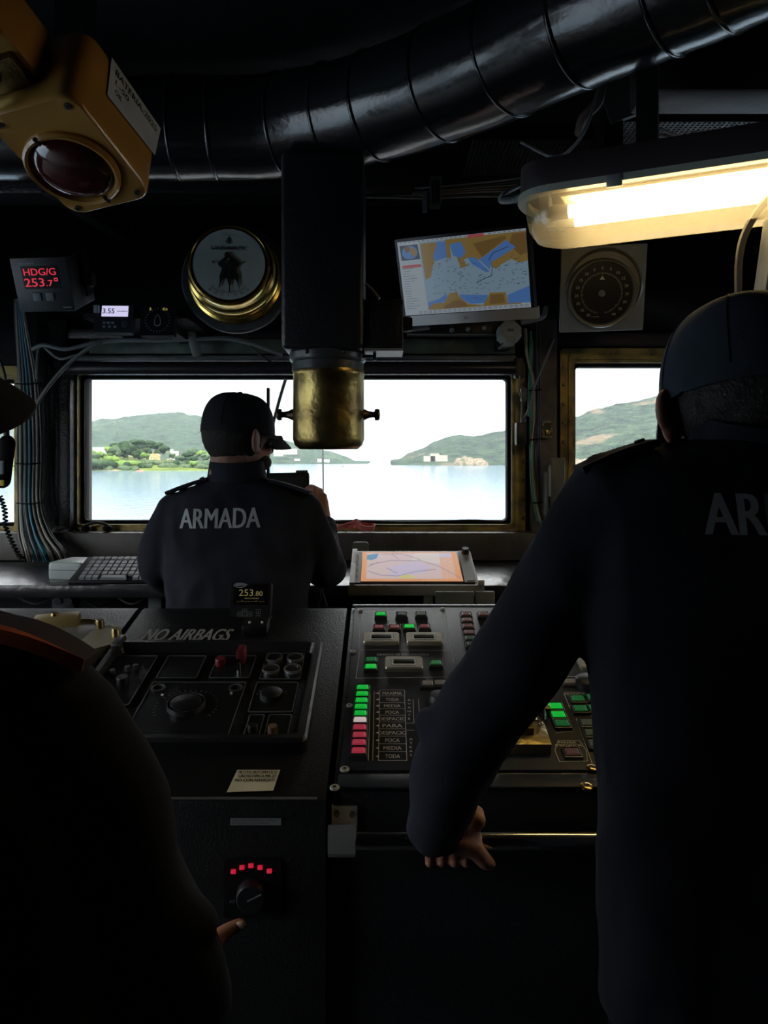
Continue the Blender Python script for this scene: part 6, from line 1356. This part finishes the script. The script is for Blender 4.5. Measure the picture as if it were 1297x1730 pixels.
# spectacles
bm = B()
tube(bm, [H1 @ V((-.008, .112, .010)), H1 @ V((.008, .112, .010))], .002, 6)
o = obj('spectacles', bm, BLKM, t)
for s in (-1, 1):
    bm = B(); tube(bm, [H1 @ V((.084*s, -.004, .016)), H1 @ V((.082*s, .05, .015)), H1 @ V((.070*s, .098, .014))], .0024, 6); obj('temple', bm, BLKM, o)
    bm = B(); Tt = H1 @ M.Translation((.039*s, .105, .004)) @ M.Rotation(R(-8*s), 4, 'Z') @ M.Rotation(R(90), 4, 'X'); ring_plate(bm, rrect(.054, .038, .012), rrect(.047, .031, .010), -.002, .002, Tt); obj('lens_rim', bm, BLKM, o)
    bm = B(); prism(bm, rrect(.048, .032, .010), -.0006, .0006, Tt); obj('lens', bm, GLASS, o)
bm = B(); torso(bm, [(806, 362, 446, 2.19, .062), (818, 338, 470, 2.19, .075), (830, 305, 500, 2.195, .088), (845, 284, 522, 2.2, .098), (870, 276, 532, 2.2, .108), (905, 276, 532, 2.2, .116), (950, 280, 526, 2.2, .120), (1010, 284, 518, 2.2, .118), (1080, 286, 514, 2.2, .118), (1150, 284, 516, 2.2, .118), (1185, 286, 514, 2.2, .114)])
limb(bm, R_arm); limb(bm, L_arm)
bm = remesh(bm, .0085, 6); wrinkle(bm, .0085, (11, 11, 8), 1, [(P(575, 880, 2.2), .03, .008)])
shirt = obj('shirt', bm, CLOTH, t, ang=180)
bm = B(); cc = P(400, 799, 2.185); lathe(bm, [(.084, -.014), (.079, .012), (.0745, .036), (.0705, .038), (.074, .008)], M.Translation(cc) @ M.Rotation(R(8), 4, 'X') @ M.Diagonal((1, .98, 1, 1)), 40); obj('collar', bm, CLOTH, t)
epaulette(t, P(352, 812, 2.16), P(284, 836, 2.16), .026, CLOTH); epaulette(t, P(455, 815, 2.16), P(524, 836, 2.16), .026, CLOTH)
chest_text(t, shirt, 'ARMADA', 371.5, 875, 139, 33, 2.1, bold=.03, slope=.02)
for c_, r0, a in ((P(546, 890, 2.455), .041, R_arm),): 
    d = (P(546, 893, 2.45)-P(549, 925, 2.38)).normalized(); mm_ = basis(d).to_4x4(); mm_.translation = c_
    bm = B(); lathe(bm, [(.034, .006), (.042, .006), (.0435, -.002), (.0435, -.030), (.041, -.034)], mm_, 28); obj('cuff', bm, CLOTH, t)
bm = B()
torso(bm, [(1165, 292, 508, 2.2, .112), (1220, 290, 512, 2.2, .112), (1265, 300, 502, 2.2, .10)])
for s in (-1, 1): capsule(bm, leg_pts(bx+.095*s, 2.2), [.092, .075, .066], 20)
bm = remesh(bm, .01, 4); wrinkle(bm, .004, (9, 9, 12), 2); obj('trousers', bm, CLOTHT, t, ang=180)
boots(t, [V((bx+.095*s, 2.2, .09)) for s in (-1, 1)])
# what he holds
t = thing('handheld_instrument', 'thin black instrument box held up by the man at the window', 'instrument', P(484, 815, 2.52))
Tt = frame3(P(484, 817, 2.525), (1, .06, .02), (0, .25, 1)); kk = 2.52/F
bm = B(); prism(bm, rrect(76*kk, 38*kk, .006), -.03, 0, Tt); obj('case', bm, BLKM, t)
bm = B(); prism(bm, rrect(60*kk, 24*kk, .004), 0, .0015, Tt); obj('back_panel', bm, mat('instrument_back', (.02, .022, .025), .4), t)
for u in (18, 23, 28, 33): bm = B(); q = Tt @ V((u*kk, 18*kk, -.014)); cyl(bm, q, q+V((0, 0, .012)), .0055, n=10); obj('top_knob', bm, BLKM, t)

# ================= man on the right: slate cap, leaning on the rail
t = thing('person', 'man in a slate-blue cap leaning his left hand on the steel rail', 'person', (P(1300, 0, .93).x, .93, 0))
H2 = headm(1254, 704, 1.0, 5, 8, -2, 1.12)
A2 = [(1040, 846, .955, .060), (972, 945, .97, .056), (874, 1118, 1.02, .060), (808, 1206, 1.05, .058), (766, 1288, 1.085, .056), (748, 1345, 1.105, .047), (736, 1398, 1.12, .038)]
A2r = [(1560, 846, .955, .060), (1640, 1000, .95, .058), (1690, 1180, .96, .056), (1660, 1310, 1.03, .048), (1620, 1400, 1.10, .038)]
bx = P(1300, 0, .93).x
bm = B(); head(bm, H2); capsule(bm, [H2 @ V((0, -.02, -.03)), H2 @ V((0, -.045, -.10)), P(1290, 800, .96)], [.062, .062, .07])
torso(bm, [(800, 1110, 1490, .96, .06), (900, 1050, 1550, .96, .09), (1100, 1070, 1530, .95, .10), (1400, 1090, 1510, .93, .095), (1750, 1085, 1515, .92, .095)])
for A_l in (A2, A2r): limb(bm, [(p[0], p[1], p[2], p[3]*.7) for p in A_l])
for s in (-1, 1): capsule(bm, [V((bx+.10*s, .91, .92)), V((bx+.105*s, .92, .50)), V((bx+.11*s, .89, .09))], [.078, .06, .045])
def rail_hand(bm, xk, wrist, sgn):
    """hand over the rail: knuckles on top, fingers down the far side and under, thumb on the near side; xk: x of index .. little knuckle"""
    yb, zb_ = YR, ZR
    ks = []
    for i, x in enumerate(xk):
        L = (1.0, 1.06, 1.0, .84)[i]
        k1 = V((x, yb-.012, zb_+.046-.004*i)); k2 = V((x-.006*sgn, yb+.026*L, zb_+.030)); k3 = V((x-.010*sgn, yb+.024*L, zb_-.006)); k4 = V((x-.013*sgn, yb+.006, zb_-.025)); k5 = V((x-.015*sgn, yb-.010, zb_-.027))
        ks.append(k1); capsule(bm, [k1, k2, k3, k4, k5], [.0112, .0098, .0092, .0088, .0076], 10)
    for a, b in zip(ks, ks[1:]): capsule(bm, [a-V((0, .012, .004)), b-V((0, .012, .004))], [.013, .013], 10)
    for k1 in ks: capsule(bm, [wrist.lerp(k1, .0), wrist.lerp(k1, .55)+V((0, -.004, .0)), k1], [.023, .0185, .0125], 12)
    th = [wrist.lerp(ks[0], .25)+V((.004*sgn, -.012, -.014)), V((ks[0].x-.004*sgn, yb-.034, zb_+.004)), V((ks[0].x+.010*sgn, yb-.030, zb_-.014)), V((ks[0].x+.018*sgn, yb-.024, zb_-.022))]
    capsule(bm, [wrist.lerp(ks[0], .2), wrist.lerp(ks[0], .6)+V((0, -.006, -.004)), ks[0]+V((-.004*sgn, -.008, -.006))], [.024, .021, .015], 12)
    capsule(bm, [wrist.lerp(ks[0], .5), V((ks[0].x-.006*sgn, yb-.024, zb_+.016))], [.02, .014], 12)
    capsule(bm, th, [.018, .0135, .0118, .0095], 12)
    capsule(bm, [ks[-1]+V((0, -.02, -.012)), wrist+V((-.012*sgn, 0, -.012))], [.014, .018], 12)
    return th
w2 = P(742, 1404, 1.115)
rail_hand(bm, [P(803, 0, 1.14).x, P(783, 0, 1.14).x, P(762, 0, 1.14).x, P(742, 0, 1.14).x], w2, 1)
w3 = P(1618, 1404, 1.10); rail_hand(bm, [w3.x-.045, w3.x-.026, w3.x-.007, w3.x+.012], w3, -1)
obj('body', remesh(bm, .0038, 2), SKIN, t, ang=180)
eyes(H2, t); hair(H2, HAIRG, t, -.062, 1.0); cap(H2, CAPB, t, droop=.03)
bm = B(); torso(bm, [(742, 1180, 1400, .965, .068), (752, 1128, 1455, .965, .080), (768, 1060, 1525, .962, .088), (790, 1010, 1580, .96, .096), (820, 988, 1604, .96, .106), (880, 982, 1612, .96, .118), (980, 988, 1610, .955, .124), (1085, 994, 1606, .95, .124), (1200, 1006, 1594, .94, .120), (1320, 1017, 1583, .93, .118), (1500, 1020, 1580, .92, .118), (1640, 1024, 1576, .915, .116), (1730, 1028, 1572, .915, .112)], ex=2.6)
for A_l in (A2, A2r): limb(bm, A_l)
ball(bm, P(719, 1222, 1.075), (.016, .02, .022), sub=2)
bm = remesh(bm, .0078, 6); wrinkle(bm, .0085, (10, 10, 7), 5, [(P(716, 1212, 1.05), .035, .010), (P(1010, 900, .9), .06, .004)])
shirt = obj('shirt', bm, CLOTH, t, ang=180)
d = (P(736, 1398, 1.12)-P(748, 1345, 1.105)).normalized(); mm_ = basis(d).to_4x4(); mm_.translation = P(736, 1398, 1.12)
bm = B(); lathe(bm, [(.030, .010), (.040, .014), (.0425, .008), (.0435, -.030), (.040, -.045)], mm_, 32); obj('cuff', bm, CLOTH, t)
Tc = M.Translation(P(1285, 762, .955)) @ M.Rotation(R(16), 4, 'X')
bm = B(); lathe(bm, [(.092, -.016), (.086, .010), (.078, .044), (.0735, .046), (.078, .008)], Tc @ M.Diagonal((1, .92, 1, 1)), 44); obj('collar', bm, CLOTH, t)
epaulette(t, P(1106, 755, .95), P(980, 801, .955), .030, CLOTH, .003); epaulette(t, P(1470, 752, .95), P(1590, 790, .955), .030, CLOTH, .010)
chest_text(t, shirt, 'ARMADA', 1352, 869, 312, 70, .84, bold=.035)
bm = B(); torso(bm, [(1700, 1036, 1564, .915, .106), (1790, 1034, 1566, .915, .108), (1900, 1050, 1550, .91, .10)])
for s in (-1, 1): capsule(bm, [V((bx+.10*s, .91, .92)), V((bx+.105*s, .92, .50)), V((bx+.11*s, .89, .09))], [.096, .078, .068], 20)
bm = remesh(bm, .01, 4); wrinkle(bm, .004, (9, 9, 12), 4); obj('trousers', bm, CLOTHT, t, ang=180)
boots(t, [V((bx+.11*s, .89, .09)) for s in (-1, 1)])

# ================= man on the left, mostly out of the frame
t = thing('person', 'man at the left edge with an orange-striped shoulder strap', 'person', (P(-250, 0, .70).x, .70, 0))
H3 = headm(-292, 668, .72, 66, -2, 26, 1.02)
A3 = [(50, 1196, .70, .062), (104, 1270, .71, .066), (158, 1352, .72, .063), (204, 1480, .74, .058), (262, 1610, .76, .058), (288, 1692, .78, .058), (305, 1690, .86, .052), (322, 1660, .96, .042)]
A3l = [(-550, 1196, .70, .060), (-590, 1400, .71, .058), (-590, 1640, .74, .055), (-520, 1690, .84, .048), (-420, 1680, .95, .040)]
bx = P(-250, 0, .70).x
bm = B(); head(bm, H3); capsule(bm, [H3 @ V((0, -.015, -.03)), H3 @ V((.01, -.015, -.07)), P(-255, 1000, .70), P(-250, 1060, .70)], [.054, .055, .058, .066])
torso(bm, [(1060, -360, -140, .70, .055), (1150, -480, -20, .70, .085), (1400, -500, 0, .70, .10), (1700, -480, -20, .70, .10), (2000, -500, 0, .70, .10)])
for A_l in (A3, A3l): limb(bm, [(p[0], p[1], p[2], p[3]*.7) for p in A_l])
for s in (-1, 1): capsule(bm, [V((bx+.10*s, .70, .90)), V((bx+.105*s, .72, .48)), V((bx+.11*s, .69, .09))], [.078, .06, .045])
w4 = P(318, 1655, .97)
capsule(bm, [w4, P(322, 1630, 1.01), P(324, 1622, 1.04)], [.027, .030, .026])
for k in range(4):
    a = P(322, 1612, 1.05)+V((-.006, .004, .014-.018*k)); capsule(bm, [a, a+V((.016, .032, 0)), a+V((.004, .050, 0)), a+V((-.020, .048, 0))], [.0105, .0098, .009, .0078], 10)
capsule(bm, [P(338, 1632, 1.01), P(356, 1594, 1.02), P(378, 1576, 1.03), P(404, 1562, 1.04)], [.018, .0135, .0105, .0088], 12)
w5 = P(-420, 1680, .95); capsule(bm, [w5, w5+V((.03, .05, .0))], [.027, .030])
for k in range(4): a = w5+V((.022+.016*k, .075-.006*k, .0)); capsule(bm, [a, a+V((.012, .034, 0)), a+V((.012, .055, -.014)), a+V((.006, .052, -.032))], [.0105, .0098, .009, .0078], 10)
capsule(bm, [w5+V((.045, .02, 0)), w5+V((.075, .04, .01)), w5+V((.09, .06, .01))], [.016, .012, .010], 10)
obj('body', remesh(bm, .0040, 2), SKIN, t, ang=180)
bm = B(); q = P(404, 1562, 1.04); ball(bm, q+V((.004, -.006, .003)), (.0075, .003, .006), sub=2); obj('thumb_nail', bm, mat('nail', (.50, .30, .24), .35), t)
eyes(H3, t); hair(H3, HAIRD, t, -.06); cap(H3, CAPM, t, droop=.03)
bm = B(); torso(bm, [(1032, -350, -150, 0.695, 0.066), (1046, -440, -60, 0.695, 0.076), (1066, -515, 15, 0.700, 0.085), (1100, -575, 75, 0.700, 0.094), (1160, -605, 105, 0.700, 0.106), (1250, -630, 130, 0.700, 0.116), (1400, -665, 165, 0.700, 0.120), (1700, -700, 200, 0.700, 0.122), (2050, -710, 210, 0.700, 0.118)], ex=2.5)
for A_l in (A3, A3l): limb(bm, A_l)
ball(bm, P(318, 1560, .76), (.030, .03, .022), sub=2)
bm = remesh(bm, .0068, 6); wrinkle(bm, .0085, (10, 10, 7), 8, [(P(335, 1545, .74), .04, .006), (P(190, 1160, .66), .03, .004)])
obj('shirt', bm, CLOTH, t, ang=180)
Tc = M.Translation(P(-252, 1030, .70)) @ M.Rotation(R(4), 4, 'X')
bm = B(); lathe(bm, [(.086, -.016), (.080, .010), (.072, .042), (.068, .044), (.072, .008)], Tc @ M.Diagonal((1, .94, 1, 1)), 40); obj('collar', bm, CLOTH, t)
epaulette(t, P(-90, 1062, .675), P(150, 1127, .675), .034, mat('shoulder_strap_dark', (.045, .022, .028), .6), .010, stripe=mat('stripe_orange', (.72, .15, .06), .6))
bm = B(); limb(bm, [(70, 1196, .70, .0655), (100, 1235, .705, .0675)], k=2)
bm.free()
bm = B(); torso(bm, [(2020, -600, 100, .70, .108), (2100, -600, 100, .70, .108), (2180, -570, 70, .70, .10)])
for s in (-1, 1): capsule(bm, [V((bx+.10*s, .70, .90)), V((bx+.105*s, .72, .48)), V((bx+.11*s, .69, .09))], [.096, .078, .068], 20)
bm = remesh(bm, .01, 4); wrinkle(bm, .004, (9, 9, 12), 6); obj('trousers', bm, CLOTHT, t, ang=180)
boots(t, [V((bx+.11*s, .69, .09)) for s in (-1, 1)])
